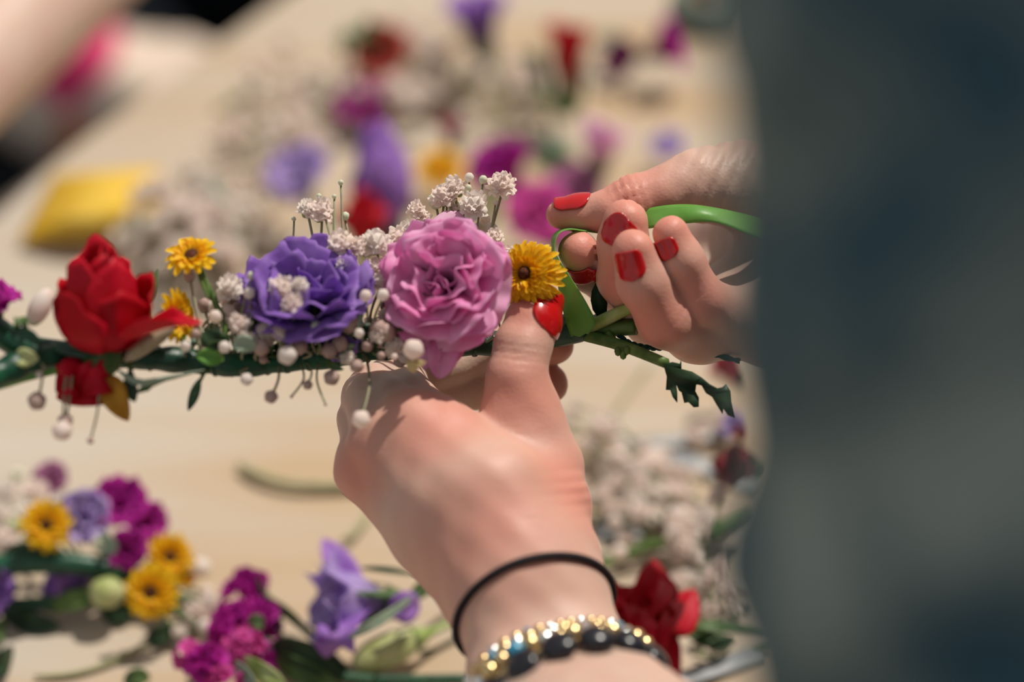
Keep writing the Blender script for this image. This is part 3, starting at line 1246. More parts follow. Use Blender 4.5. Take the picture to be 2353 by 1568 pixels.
def stems_mesh(paths, rads, mats=(M_STEMG,), sides=5):
    mb = MB()
    for p_, r_ in zip(paths, rads):
        mb.tube(p_, r_, sides)
    return mb.mesh('stem', list(mats))


def leaf_poly(pts, m, name='leaf', thick=.0005):
    """a lobed leaf: outline of (px, py, d) points"""
    V_ = [Vector(P(*p)) for p in pts]
    tri = geometry.tessellate_polygon([V_])
    mb = MB()
    mb.v = [tuple(v) for v in V_]
    mb.f = [tuple(t) for t in tri]
    mb.m = [0] * len(mb.f)
    return mb.mesh(name, [m])


def blade_mesh(path, widths, m, wdir, fold=.25, name='leaf'):
    """a lance shaped leaf: centre line in world coordinates, widths, width direction"""
    wd = np.array(wdir, float)
    wd /= np.linalg.norm(wd)
    G = []
    n = len(path)
    for i, p_ in enumerate(path):
        t = np.array(path[min(i + 1, n - 1)]) - np.array(path[max(i - 1, 0)])
        t /= np.linalg.norm(t) + 1e-9
        a = wd - t * np.dot(wd, t)
        a /= np.linalg.norm(a) + 1e-9
        nn = np.cross(t, a)
        if nn[2] < 0: nn = -nn
        w = widths(i / (n - 1)) if callable(widths) else widths[i]
        G.append([p_ + a * w * u + nn * w * fold * abs(u) for u in (-1, -.5, 0, .5, 1)])
    mb = MB()
    mb.grid(G)
    return mb.mesh(name, [m])


spear = lambda W_: (lambda t: W_ * math.sin(math.pi * min(1, (t * .97 + .02) ** .55)) + 1e-5)
lance = lambda W_: (lambda t: W_ * (math.sin(math.pi * min(1, t * .96 + .03)) ** 1.0) + 1e-5)

# ------------------------------------------------------------------ THE FLOWER CROWN in the hands
crown = thing('floral_wreath', 'half made flower crown held in both hands, with rose, purple and pink blooms',
              'wreath', P(700, 830, .765))
STEM = [(-120, 905, .715), (0, 858, .725), (80, 826, .731), (180, 816, .737), (300, 822, .742), (420, 828, .747), (520, 838, .751),
        (640, 832, .757), (780, 815, .764), (900, 800, .772), (1050, 795, .780), (1180, 785, .786), (1290, 762, .788), (1345, 750, .788)]


def cpath(n=10):
    return pxs(STEM, n)


mb = MB()
cp = cpath(12)
R_ = [(.0038 + .0003 * math.sin(i * .35) + .0002 * math.sin(i * .9)) * (1.2 if i < 20 else 1.0) for i in range(len(cp))]
mb.tube(cp, R_, 14)
# helical lap of the tape
hel = []
for i in range(0, len(cp) * 3):
    s_ = i / 3
    a0, fr = int(min(s_, len(cp) - 2)), min(s_, len(cp) - 1.001) % 1
    c = np.array(cp[a0]) * (1 - fr) + np.array(cp[a0 + 1]) * fr
    a = i * .5
    hel.append(c + .0034 * (math.cos(a) * np.array([0, .53, .85]) + math.sin(a) * np.array([0, -.85, .53])))
mb.tube(hel, .0007, 5)
part('taped_stem', mb.mesh('taped_stem', [M_TAPED]), crown)
# second bundle that joins at the left edge
mb = MB()
mb.tube(pxs([(-120, 900, .722), (0, 868, .73), (60, 850, .735), (150, 828, .739)], 6), .0036, 10)
part('taped_stem', mb.mesh('taped_stem', [mat('mid green tape', (.05, .22, .035), .4, 0, (.12, .34, .06), 90, spec=.4)]), crown)
mb = MB()
mb.tube(pxs([(-80, 700, .73), (0, 765, .735), (60, 800, .737), (150, 815, .739)], 6), .0042, 10)
part('taped_stem', mb.mesh('taped_stem', [M_TAPED]), crown)
for (a, b, c_) in (((120, 800, .728), (190, 800, .729), (240, 812, .731)), ((20, 760, .727), (60, 775, .727), (95, 800, .728)),
                   ((450, 818, .741), (485, 820, .742), (515, 826, .744))):
    part('tape_fold', blade_mesh(pxs([a, b, c_], 4), lance(.0028), M_TAPE if a[0] > 400 else M_TAPED, UPV, .5, 'tape_fold'), crown, None, .0003)


def st_at(px):
    """point of the bound stem below pixel column px"""
    A = spline(STEM, 12)
    i = int(np.argmin(np.abs(A[:, 0] - px)))
    return A[i]


def crown_stem(px0, to, bend=.3, n=6):
    """curved stalk from the bound stem at column px0 to (px, py, d)"""
    s_ = st_at(px0)
    mid = ((s_[0] * .6 + to[0] * .4) + (s_[0] - to[0]) * bend * .3, s_[1] * .5 + to[1] * .5, s_[2] * .5 + to[2] * .5)
    return pxs([tuple(s_), mid, to], n)


# red rose
bloom(crown, P(235, 805, .735), CD(.06, .97, .26), .0300, [
    (3, 10, -12, .98, .42, 1.6, .02, 10), (3, 40, -30, 1.02, .66, 1.2, .03, 26), (4, 72, -36, .96, .80, 1.0, .03, 30),
    (5, 98, -26, .86, .92, .9, .04, 34)], M_RED, .4, 11, 'rose', 'red rose standing up on the crown beside its left end', True, jit=5, pt=.16, nu=11, nv=12,
    sepals=False, extra=[(142, 0, 1.0, .62, 60, 66, 1.1, .02, 10, .25)], fringe=.01)
# red petals hanging under the stem
for k, (pts, wd) in enumerate((([(250, 845, .738), (215, 880, .733), (130, 915, .735)], .0072), ([(200, 842, .735), (160, 870, .731), (128, 895, .733)], .0062),
                               ([(268, 848, .735), (235, 868, .731), (185, 910, .732)], .0052))):
    part('drooping_petal', blade_mesh(pxs(pts, 5), lance(wd), M_RED, UPV * .8 + RGT * .5, .35, 'drooping_petal'), crown, None, .0003)
part('drooping_petal', blade_mesh(pxs([(252, 862, .735), (262, 905, .733), (295, 968, .734)], 5), lance(.0042), M_OCHRE, RGT, .4, 'drooping_petal'),
     crown, None, .0003)['label'] = 'ochre petal hanging under the stem'
# purple lisianthus
bloom(crown, P(712, 722, .760), CD(-.02, .72, .70), .0220, [
    (3, 4, 14, .62, .95, .9, .13, 10), (4, 12, 38, .84, 1.30, .6, .13, 10), (5, 26, 58, 1.0, 1.5, .35, .11, 12),
    (5, 40, 84, 1.04, 1.6, .15, .08, 10)], M_PURP, .2, 21, 'lisianthus', 'deep purple ruffled bloom in the middle of the crown', True, nu=25, nv=14, frq=1.9)
part('drooping_petal', blade_mesh(pxs([(800, 700, .757), (790, 770, .756), (765, 832, .757)], 6), lance(.0068), M_PURP, RGT, .3, 'drooping_petal'), crown, None, .0003)
# lilac flower half hidden lower left of the purple one
bloom(crown, P(632, 735, .764), CD(-.35, .45, .82), .0125, OPEN, M_LILAC, .7, 23, 'lisianthus', 'paler lilac bloom tucked under the purple one', True)
# pink lisianthus
bloom(crown, P(1036, 662, .764), CD(-.24, .20, .94), .0207, [
    (4, 2, 16, .66, .90, .9, .15, 10), (4, 10, 34, .86, 1.20, .6, .15, 12), (5, 24, 54, .98, 1.5, .35, .12, 12),
    (5, 42, 76, 1.02, 1.6, .15, .07, 14), (4, 60, 96, 1.04, 1.6, .05, .05, 8)], M_PINK, .3, 31, 'lisianthus',
    'big ruffled pink bloom next to the thumb', True, nu=27, nv=16, frq=2.0, fringe=.012)
for pts, wd in (([(1035, 760, .765), (1020, 810, .760), (1008, 872, .762)], .0050), ([(1000, 760, .764), (985, 810, .761), (975, 850, .764)], .0042),
                ([(1062, 770, .768), (1045, 800, .763), (1022, 850, .762)], .0036)):
    part('drooping_petal', blade_mesh(pxs(pts, 6), lance(wd), M_PINK, RGT, .6, 'drooping_petal'), crown, None, .0003)
# top petal of the pink flower
part('upright_petal', blade_mesh(pxs([(1025, 640, .782), (1030, 565, .779), (1040, 486, .785)], 8), lambda t: .0095 * (math.sin(math.pi * min(1, .25 + t * .72)) ** .8),
     M_PALEPINK, RGT, .25, 'upright_petal'), crown, None, .0003)
# yellow chrysanthemums
daisy(crown, P(1211, 630, .768), CD(-.42, .12, .90), .0114, 'chrysanthemum', rows=((26, 106, 134), (28, 96, 118), (28, 86, 104), (26, 74, 90), (24, 62, 78), (20, 50, 66)),
      eye=.20, seed=5, label='full yellow pompon bloom beside the left thumb nail', w=.23)
daisy(crown, P(442, 594, .752), CD(-.10, .66, .74), .0078, 'chrysanthemum', seed=8, label='small yellow bloom standing on its own stalk', eye=.34)
daisy(crown, P(398, 728, .747), CD(.90, .10, .42), .0085, 'chrysanthemum', seed=9, label='yellow bloom seen from the side behind the rose', eye=.26)
cs = [crown_stem(530, (455, 612, .752)), crown_stem(430, (396, 728, .748)), crown_stem(1180, (1205, 640, .79)), crown_stem(760, (712, 735, .77)),
      crown_stem(680, (632, 745, .766)), crown_stem(1060, (1045, 690, .788)), crown_stem(260, (248, 785, .736))]
for p_, r_ in zip(cs, [.0011, .001, .001, .0015, .001, .0015, .0015]):
    part('stalk', stems_mesh([p_], [r_], (M_STEM,), 6), crown)
# magenta flower at the left edge
bloom(crown, P(-12, 722, .733), CD(-.1, .8, .6), .0105, OPEN, M_MAG, .7, 25, 'stock_flower', 'magenta bloom cut by the left edge of the picture', False)
# buds
mb = MB()
mb.ell(P(92, 706, .735), (RGT * .0036, FWD * .0036, UPV * .0058 + RGT * .002), 14, 10, 0, split=(8, 1))
part('bud', mb.mesh('bud', [M_GYP, M_BUDG]), crown)
mb = MB()
mb.ell(P(352, 782, .738), (UPV * .0055 + RGT * .004, FWD * .005, RGT * .0072 + UPV * .003), 14, 10, 0, fn=lambda th, ph: 1 - .15 * math.cos(th))
part('bud', mb.mesh('bud', [mat('beige bud', (.36, .30, .16), .5, .1, (.60, .48, .36), 120)]), crown)
# gypsophila in the crown: (px, py, diameter px, kind, depth, foot column)
HEADS = [(1155, 426, 64, 'o', .785, 1085), (1090, 472, 62, 'o', .783, 1080), (1046, 432, 52, 'o', .787, 1060), (1018, 452, 56, 'o', .786, 1050),
         (1078, 408, 24, 'b', .786, 1070), (1110, 413, 22, 'g', .784, 1085), (957, 484, 44, 'o', .783, 1000), (938, 536, 52, 'o', .780, 960),
         (1135, 547, 42, 'o', .782, 1100), (1166, 588, 46, 'o', .779, 1130), (1184, 661, 20, 'b', .774, 1160), (1076, 432, 18, 'g', .785, 1070),
         (1139, 466, 13, 'b', .785, 1090), (1100, 520, 20, 'g', .788, 1090), (975, 505, 34, 'o', .784, 990),
         (737, 486, 60, 'o', .772, 765), (706, 482, 44, 'o', .773, 755), (793, 497, 22, 'g', .772, 790), (783, 420, 14, 'g', .773, 788),
         (768, 452, 12, 'g', .773, 785), (733, 451, 14, 'g', .771, 765), (675, 503, 12, 'g', .774, 740),
         (866, 560, 64, 'o', .766, 860), (782, 562, 62, 'o', .763, 800), (822, 566, 46, 'o', .764, 810), (792, 612, 36, 'o', .756, 800),
         (914, 548, 50, 'o', .772, 900), (862, 612, 44, 'o', .765, 860), (872, 650, 40, 'o', .76, 870),
         (646, 663, 54, 'o', .745, 650), (672, 700, 58, 'o', .744, 660), (690, 655, 36, 'o', .745, 670), (573, 674, 30, 'b', .745, 580),
         (577, 634, 22, 'g', .746, 590), (530, 664, 60, 'o', .752, 540), (495, 728, 34, 'b', .744, 520), (550, 745, 50, 'o', .745, 550),
         (568, 782, 40, 'o', .744, 560), (516, 798, 32, 'b', .740, 520), (435, 635, 30, 'd', .750, 470), (608, 760, 36, 'o', .745, 610),
         (600, 800, 44, 'd', .744, 600), (720, 770, 40, 'd', .747, 720),
         (840, 680, 32, 'b', .747, 830), (880, 678, 32, 'b', .748, 870), (886, 764, 52, 'd', .752, 880), (757, 750, 34, 'b', .745, 750),
         (800, 740, 62, 'd', .752, 800), (825, 766, 26, 'b', .745, 820), (728, 752, 34, 'g', .745, 730), (780, 790, 44, 'd', .750, 790),
         (950, 803, 54, 'b', .742, 940), (660, 817, 50, 'b', .738, 660), (830, 964, 48, 'b', .736, 840), (876, 818, 22, 'd', .748, 880),
         (906, 820, 18, 'b', .748, 900), (567, 872, 34, 'b', .742, 600), (623, 912, 36, 'd', .741, 640), (707, 885, 26, 'd', .744, 700),
         (762, 868, 42, 'd', .748, 770), (670, 912, 9, 'd', .744, 680), (748, 930, 9, 'd', .744, 730), (820, 842, 36, 'd', .748, 830),
         (85, 922, 48, 'd', .726, 100), (150, 968, 40, 'd', .726, 170), (143, 990, 52, 'b', .724, 160), (90, 862, 18, 'b', .727, 80),
         (208, 1013, 18, 'd', .725, 200), (426, 796, 28, 'b', .740, 430), (470, 806, 20, 'd', .742, 460), (75, 795, 26, 'g', .730, 90),
         (450, 768, 26, 'd', .742, 450), (640, 765, 32, 'o', .742, 640), (690, 800, 36, 'd', .745, 690), (1122, 760, 26, 'o', .770, 1110)]
RF = random.Random(5)
for k in range(64):
    x = RF.uniform(470, 930)
    y = RF.uniform(725, 835) if x > 560 else RF.uniform(690, 800)
    HEADS.append((x, y, RF.uniform(22, 46), RF.choice('odobd'), RF.uniform(.748, .766), x + RF.uniform(-20, 20)))
for k in range(16):
    x = RF.uniform(960, 1140)
    HEADS.append((x, RF.uniform(450, 560), RF.uniform(18, 40), RF.choice('obg'), RF.uniform(.786, .792), 1080))
paths, rads = [], []
for k, (px, py, dia, kd, d, foot) in enumerate(HEADS):
    s_ = st_at(foot)
    h = dia / 2 / FPX * d
    c = P(px, py, d)
    root = P(*s_)
    ax = Vector(c - root).normalized() * .7 + CD(0, .1, .6)
    ax = ax.normalized()
    foot3 = np.array(c) - np.array(ax) * h * .9
    pa = spline([root, (root + foot3) / 2 + np.array(RGT) * random.uniform(-.004, .004) - FWD * .003, foot3], 5)
    paths.append(pa)
    rads.append(.00035 if dia < 30 else .00045)
for k, (px, py, dia, kd, d, foot) in enumerate(HEADS):
    c = P(px, py, d)
    root = P(*st_at(foot))
    ax = (Vector(c - root).normalized() * .7 + CD(random.uniform(-.4, .4), .1, .6)).normalized()
    sp = part('stalk', stems_mesh([paths[k]], [rads[k]], (M_STEMG,), 5), crown)
    blossom(sp, c, ax, dia / 2 / FPX * d, kd, k)
# little cream chip under the round bud
part('bract', leaf_poly([(933, 832, .742), (960, 826, .741), (981, 832, .742), (965, 845, .741), (952, 857, .742), (934, 848, .741)], M_YELPALE), crown, None, .0004)
# thin leaves in the crown
for k in range(34):
    x = RF.uniform(430, 930)
    y = RF.uniform(745, 825)
    a = RF.uniform(-1.2, 1.2)
    ln = RF.uniform(14, 32)
    part('leaf', blade_mesh(pxs([(x, y + ln * .3, .757), (x + ln * math.sin(a), y - ln * .4 * math.cos(a), .754), (x + 2 * ln * math.sin(a), y - ln * math.cos(a), .757)], 4),
                            lance(RF.uniform(.0016, .0034)), RF.choice((M_LEAF, M_LEAFM, M_LEAF, M_LEAFG)), RGT * RF.uniform(.3, 1) + UPV * .6, .3), crown, None, .0003)
for pts, wd, mt in (([(345, 700, .75), (352, 660, .75), (362, 620, .752)], .0014, M_LEAFM), ([(480, 820, .745), (500, 790, .742), (530, 770, .742)], .003, M_LEAFM),
                    ([(590, 800, .742), (560, 790, .741), (535, 800, .741)], .003, M_LEAFG), ([(470, 760, .743), (490, 780, .742), (525, 785, .742)], .0034, M_LEAF),
                    ([(300, 850, .735), (300, 890, .733), (310, 925, .733)], .0022, M_LEAF), ([(460, 870, .742), (448, 905, .741), (432, 945, .741)], .0016, M_LEAF),
                    ([(270, 850, .733), (330, 880, .731), (470, 850, .74)], .0011, M_LEAFG), ([(310, 905, .733), (350, 885, .733), (420, 860, .738)], .0012, M_LEAFM),
                    ([(750, 830, .752), (765, 842, .75), (790, 850, .75)], .0012, M_LEAFM), ([(30, 830, .726), (55, 822, .725), (90, 825, .726)], .0030, M_BUD),
                    ([(30, 760, .727), (50, 745, .726), (62, 728, .727)], .0030, M_LEAFM), ([(480, 690, .748), (470, 650, .75), (455, 625, .751)], .0012, M_STEM),
                    ([(920, 690, .757), (960, 715, .755), (985, 740, .756)], .0012, M_LEAFG), ([(840, 690, .752), (830, 720, .75), (822, 760, .75)], .0010, M_LEAFG)):
    part('leaf', blade_mesh(pxs(pts, 4), lance(wd), mt, RGT * .8 + UPV * .6, .3), crown, None, .0003)
for q in ([(480, 845, .748), (468, 860, .744), (458, 880, .742)], [(300, 830, .74), (298, 845, .738), (300, 862, .735)], [(352, 820, .745), (346, 760, .75), (345, 700, .75)]):
    part('stalk', stems_mesh([pxs(q, 4)], [.0006], (M_STEM,), 6), crown)
# cut ends that stick out of the binding on the right
CUT = [([(1330, 765, .788), (1400, 730, .783), (1458, 703, .776)], [.0022, .0022, .0018], M_STEML),
       ([(1330, 762, .790), (1400, 756, .787), (1462, 752, .784)], [.0026, .0027, .0028], M_STEM),
       ([(1335, 752, .792), (1400, 742, .790), (1450, 745, .788)], [.0018, .0016, .0014], M_STEM),
       ([(1335, 768, .788), (1430, 795, .780), (1530, 835, .768)], [.0022, .0020, .0018], M_STEM),
       ([(1395, 765, .785), (1410, 785, .784), (1425, 812, .782)], [.0016, .0014, .0009], M_STEM),
       ([(1345, 745, .79), (1385, 730, .79), (1405, 722, .79)], [.0022, .0020, .0012], M_GREYTWIG)]
for pts, rr, mt in CUT:
    pa = pxs(pts, 5)
    mb = MB()
    mb.tube(pa, list(np.interp(np.linspace(0, 2, len(pa)), [0, 1, 2], rr)), 8)
    part('cut_stem', mb.mesh('cut_stem', [mt]), crown)
mb = MB()
for (x, y) in ((1432, 816), (1420, 808), (1440, 806)):
    mb.ell(P(x, y, .776), (RGT * .0012, UPV * .0016, FWD * .0012), 8, 6)
part('stem_node', mb.mesh('stem_node', [M_STEM]), crown)
pa = pxs([(1415, 765, .786), (1450, 790, .782), (1500, 800, .78), (1550, 798, .78), (1600, 806, .782), (1700, 830, .787)], 12)
mb = MB()
for s_ in (0, math.pi):
    q = []
    for i, c in enumerate(pa):
        a = i * .9 + s_
        q.append(c + .00045 * (math.cos(a) * UPV + math.sin(a) * FWD))
    mb.tube(q, .00062, 5)
part('braided_wire', mb.mesh('braided_wire', [M_WIRE]), crown)
part('leaf', leaf_poly([(1372, 645, .785), (1384, 642, .784), (1382, 662, .784), (1376, 668, .785), (1388, 680, .786), (1396, 697, .787), (1394, 720, .787), (1378, 735, .789),
                        (1362, 712, .788), (1357, 690, .787), (1360, 668, .786)], M_LEAF), crown, None, .0004)
DL = .768
part('leaf', leaf_poly([(1524, 838, DL), (1545, 832, DL), (1562, 836, DL), (1566, 822, DL), (1566, 848, DL), (1590, 856, DL), (1612, 868, DL - .002), (1630, 884, DL - .004),
                        (1648, 893, DL - .004), (1660, 890, DL - .004), (1668, 882, DL - .004), (1678, 900, DL - .004), (1680, 925, DL - .005), (1688, 962, DL - .007), (1672, 955, DL - .006),
                        (1662, 940, DL - .006), (1660, 952, DL - .006), (1646, 930, DL - .005), (1636, 912, DL - .004), (1622, 904, DL - .003), (1612, 886, DL - .002),
                        (1600, 884, DL), (1598, 900, DL), (1606, 915, DL - .001), (1606, 935, DL - .003), (1594, 936, DL - .003), (1582, 924, DL - .002), (1572, 926, DL - .002),
                        (1566, 902, DL), (1560, 898, DL), (1554, 884, DL), (1556, 905, DL - .001), (1556, 925, DL - .002), (1546, 912, DL - .002), (1540, 896, DL - .001), (1530, 896, DL),
                        (1532, 866, DL)], M_LEAF), crown, None, .0005)

# ------------------------------------------------------------------ the green tape
TE = [((1790, 520, .800), (1790, 570, .792)), ((1740, 500, .786), (1740, 548, .778)), ((1650, 479, .778), (1650, 513, .774)), ((1575, 470, .777), (1575, 514, .774)),
      ((1500, 477, .781), (1500, 524, .777)), ((1440, 498, .789), (1440, 535, .785)), ((1385, 512, .796), (1378, 536, .788)),
      ((1345, 523, .797), (1340, 531, .782)), ((1310, 521, .796), (1306, 528, .779)), ((1284, 529, .794), (1282, 540, .777)),
      ((1268, 548, .790), (1274, 572, .776)), ((1270, 595, .786), (1286, 600, .776)), ((1281, 650, .784), (1322, 655, .776)),
      ((1291, 700, .782), (1350, 700, .775)), ((1302, 745, .780), (1368, 742, .776)), ((1312, 775, .784), (1352, 768, .782))]
A_ = spline([a for a, b in TE], 6)
B_ = spline([b for a, b in TE], 6)
G = []
for i in range(len(A_)):
    pa, pb = P(*A_[i]), P(*B_[i])
    row = []
    for j in range(7):
        t = j / 6
        bulge = .0009 * math.sin(math.pi * t) * (1 + .6 * math.sin(i * .5))
        row.append(pa * (1 - t) + pb * t - FWD * bulge + UPV * .0004 * math.sin(3 * math.pi * t) * (1 if i > 60 else 0))
    G.append(row)
mb = MB()
mb.grid(G)
tape = topmesh('floral_tape', mb.mesh('floral_tape', [M_TAPE]), 'bright green floral tape pulled tight between the thumb and fingers of the right hand', 'tape',
               P(1300, 640, .78), None, .00025)
# wrapped end around the stems (part of crown)
mb = MB()
pa = pxs([(1262, 768, .788), (1300, 758, .788), (1330, 752, .788), (1352, 745, .788)], 5)
mb.tube(pa, list(np.interp(np.linspace(0, 1, len(pa)), [0, .3, .7, 1], [.0046, .0052, .0050, .0036])), 16)
part('tape_wrap', mb.mesh('tape_wrap', [M_TAPED]), crown)

# ------------------------------------------------------------------ hair elastic and bracelet
axw = np.array(wl) - P(1235, 1350, .74)
cen = P(1232, 1440, .739)
axn = np.array(CD(.32, -.60, .74))
ring, _ = wrap_wrist(cen, axn, .0008)
pts = np.vstack([ring, ring[:1]])
mb = MB()
mb.tube(list(pts), .00125, 10, cap=False)
topmesh('hair_elastic', mb.mesh('hair_elastic', [M_BLACK]), 'thin black hair elastic around the left wrist', 'hair tie', cen)

bcen = P(1304, 1592, .720)
bax = np.array(CD(.30, -.50, .81))
brc = thing('bracelet', 'chunky bracelet of gold, silver and turquoise beads on the left wrist', 'bracelet', bcen)
for row, (sh_, off) in enumerate(((0.0, .0022), (.0046, .0024), (-.0040, .0016))):
    ring, D_ = wrap_wrist(bcen + bax * sh_, bax, off, 46 if row != 1 else 40)
    n = len(ring)
    for i in range(n):
        j_ = (i * 7 + row * 5) % 11
        mt = M_GOLD if j_ < 5 else (M_SILVER if j_ < 8 else (M_TURQ if j_ == 8 else M_GOLD))
        r_ = (.0022, .0028, .0018)[row] * random.uniform(.85, 1.1)
        mb = MB()
        mb.ell((0, 0, 0), ((r_, 0, 0), (0, r_, 0), (0, 0, r_ * .9)), 10, 7)
        o = part('bead', mb.mesh('bead', [mt]), brc, Matrix.Translation(Vector(ring[i])))
        if mt is M_TURQ: o['label'] = 'turquoise bead'
ring, D_ = wrap_wrist(bcen + bax * .0125, bax, .0018, 16)
for i in range(16):
    mb = MB()
    mb.ell((0, 0, 0), ((.0055, 0, 0), (0, .0032, 0), (0, 0, .0055)), 12, 8)
    q = Vector(D_[i]).to_track_quat('Y', 'Z').to_matrix().to_4x4()
    part('black_stone', mb.mesh('black_stone', [M_JET]), brc, Matrix.Translation(Vector(ring[i])) @ q)
for sh_ in (.0008, .0085):
    ring, _ = wrap_wrist(bcen + bax * sh_, bax, .0006)
    mb = MB()
    mb.tube(list(np.vstack([ring, ring[:1]])), .0012, 8, cap=False)
    part('band', mb.mesh('band', [M_GOLD]), brc)


# ------------------------------------------------------------------ loose flowers on the table
def loose(name, label, cat, px, py, z, axis, size, whorls, m, stem=None, srad=.0014, sm=None, seed=1, leaves=(), group=None, **kw):
    base = T(px, py, z)
    t = thing(name, label, cat, (base[0], base[1], 0.0), group)
    bloom(t, base, axis, size, whorls, m, seed * .7, seed, **kw)
    if stem:
        pts = [base - np.array(axis) * size * .25] + [T(*q) for q in stem]
        mb = MB()
        mb.tube(list(spline(pts, 6)), srad, 7)
        part('stem', mb.mesh('stem', [sm or M_STEM]), t)
    for (pp, wd, mt) in leaves:
        part('leaf', blade_mesh(txs(pp, 5), lance(wd), mt, (0.3, 1, .3), .3), t, None, .0003)
    return t


# bottom: purple lisianthus lying on its side with a bud
lt = loose('lisianthus', 'pale violet trumpet shaped bloom lying left of the wrist above a green bud', 'flower', 885, 1385, .026, CD(-.93, .04, .36), .0270,
           [(3, 6, 16, .8, .7, 1.4, .05, 30), (5, 14, 42, 1.0, .95, 1.1, .06, 40)], M_LILAC, [(1000, 1350, .02), (1060, 1340, .012), (1160, 1330, .003)], .0016,
           seed=41, unique=True, nu=11, nv=12, pt=.12, frq=1.5)
part('petal', blade_mesh(txs([(845, 1440, .02), (790, 1320, .03), (742, 1238, .036)], 7), lance(.006), M_VIOLET, RGT, .3, 'petal'), lt, None, .0003)
part('petal', blade_mesh(txs([(850, 1400, .028), (780, 1460, .03), (750, 1512, .02)], 7), lance(.0085), M_VIOLET, RGT + UPV * .4, .3, 'petal'), lt, None, .0003)
part('petal', blade_mesh(txs([(890, 1400, .03), (930, 1395, .03), (965, 1398, .026)], 5), lance(.006), M_VIOLET, UPV, .3, 'petal'), lt, None, .0003)
for pp, wd, mt in (([(800, 1468, .034), (880, 1420, .040), (960, 1362, .030)], .0020, M_LEAFG), ([(828, 1305, .043), (890, 1310, .043), (965, 1322, .036)], .0011, M_STEMD),
                   ([(940, 1375, .03), (970, 1350, .03), (1000, 1335, .02)], .0036, M_LEAFM)):
    part('leaf', blade_mesh(txs(pp, 5), lance(wd), mt, UPV, .3), lt, None, .0003)
bd = thing('flower_bud', 'plump pale green bud below the violet trumpet bloom', 'flower bud', T(890, 1500, 0))
a0, a1 = T(812, 1528, .009), T(968, 1462, .012)
mb = MB()
axb = (a1 - a0) / 2
mb.ell((a0 + a1) / 2, (np.cross(axb, [0, 0, 1]) / np.linalg.norm(axb) * .0066, np.array([0, 0, .0066]), axb), 18, 14,
       fn=lambda th, ph: 1 + .03 * math.cos(3 * ph + th * 2))
part('bud', mb.mesh('bud', [M_BUD]), bd)
mb = MB()
mb.tube([a1 - axb * .25, a1, a1 + axb * .3], [.0052, .0036, .0015], 10)
part('calyx', mb.mesh('calyx', [M_STEML]), bd)
mb = MB()
mb.tube(txs([(985, 1456, .012), (1040, 1432, .009), (1150, 1400, .004)], 6), .0016, 8)
part('stem', mb.mesh('stem', [M_STEML]), bd)
mb = MB()
mb.tube(txs([(965, 1498, .001), (1010, 1490, .001), (1070, 1462, .001), (1200, 1420, .001)], 6), .0006, 6)
topmesh('cut_stalk', mb.mesh('cut_stalk', [M_STEMD]), 'thin dark stalk curling on the table behind the wrist by the green bud', 'stalk', T(1010, 1490, 0))

# bottom right red rose
bloom_t = loose('rose', 'crimson rose with pointed petals lying on the table right of the bracelet', 'rose', 1530, 1440, .022, CD(-.62, .30, .72), .0255,
                [(3, 0, 0, .70, .50, 2.2, .03, 30), (4, 6, 16, .84, .70, 1.7, .05, 50), (5, 14, 30, .96, .85, 1.3, .05, 60)], M_RED,
                [(1610, 1445, .018), (1690, 1443, .012), (1800, 1450, .004)], .0018, seed=51, unique=True, nu=11, nv=12, pt=.22, frq=1.6, jit=10,
                leaves=[([(1580, 1462, .014), (1640, 1478, .012), (1695, 1468, .010)], .0036, M_LEAFM), ([(1580, 1435, .02), (1640, 1440, .02), (1720, 1438, .014)], .0026, M_LEAFM)])
for pp, wd in (([(1505, 1395, .036), (1500, 1340, .042), (1502, 1286, .046)], .0085), ([(1530, 1450, .026), (1570, 1400, .030), (1600, 1356, .032)], .0075),
               ([(1500, 1470, .024), (1530, 1520, .018), (1560, 1565, .012)], .0075), ([(1500, 1400, .036), (1440, 1400, .04), (1402, 1370, .042)], .0085),
               ([(1480, 1450, .034), (1500, 1500, .030), (1500, 1550, .022)], .0060), ([(1470, 1400, .044), (1490, 1450, .044), (1500, 1510, .034)], .0032),
               ([(1440, 1390, .044), (1460, 1440, .044), (1478, 1490, .034)], .0036), ([(1560, 1380, .036), (1530, 1440, .042), (1512, 1520, .032)], .0034),
               ([(1530, 1340, .044), (1520, 1380, .046), (1490, 1420, .044)], .0034)):
    part('petal', blade_mesh(txs(pp, 6), spear(wd), M_RED, RGT * .8 - UPV * .5, .45, 'petal'), bloom_t, None, .0003)


# magenta stock sprig at the bottom
def florets(t, spots, mats, seed=1, fl=3):
    R = random.Random(seed)
    ms = []
    for mt in mats:
        for k in range(2):
            mb = MB()
            for a in range(5):
                me_ = petal(1.0, .95, 15, 70, 1.0, .6, .16, 2.0, roll=10, seed=seed + k * 7 + a, r0=.03, mats=[mt], nu=5, nv=4, fringe=.06)
                q = Matrix.Rotation(a * 2 * math.pi / 5, 4, 'Z')
                n0 = len(mb.v)
                mb.v += [tuple(q @ v.co) for v in me_.vertices]
                mb.f += [tuple(n0 + i for i in pl.vertices) for pl in me_.polygons]
                mb.m += [0] * len(me_.polygons)
                bpy.data.meshes.remove(me_)
            ms.append(mb.mesh('floret', [mt]))
    for (px, py, z, rad_px, n, mi) in spots:
        c = T(px, py, z)
        rr = rad_px / FPX * .92
        for k in range(n):
            ax = Vector((R.gauss(0, 1), R.gauss(-.4, 1), abs(R.gauss(.5, .8)))).normalized()
            s_ = R.uniform(.0042, .0062)
            pt = Vector(c) + ax * rr * R.uniform(.3, .8)
            part('floret', ms[(mi * 2 + k % 2) % len(ms)], t, frame(pt, ax, R.uniform(0, 6), s_))


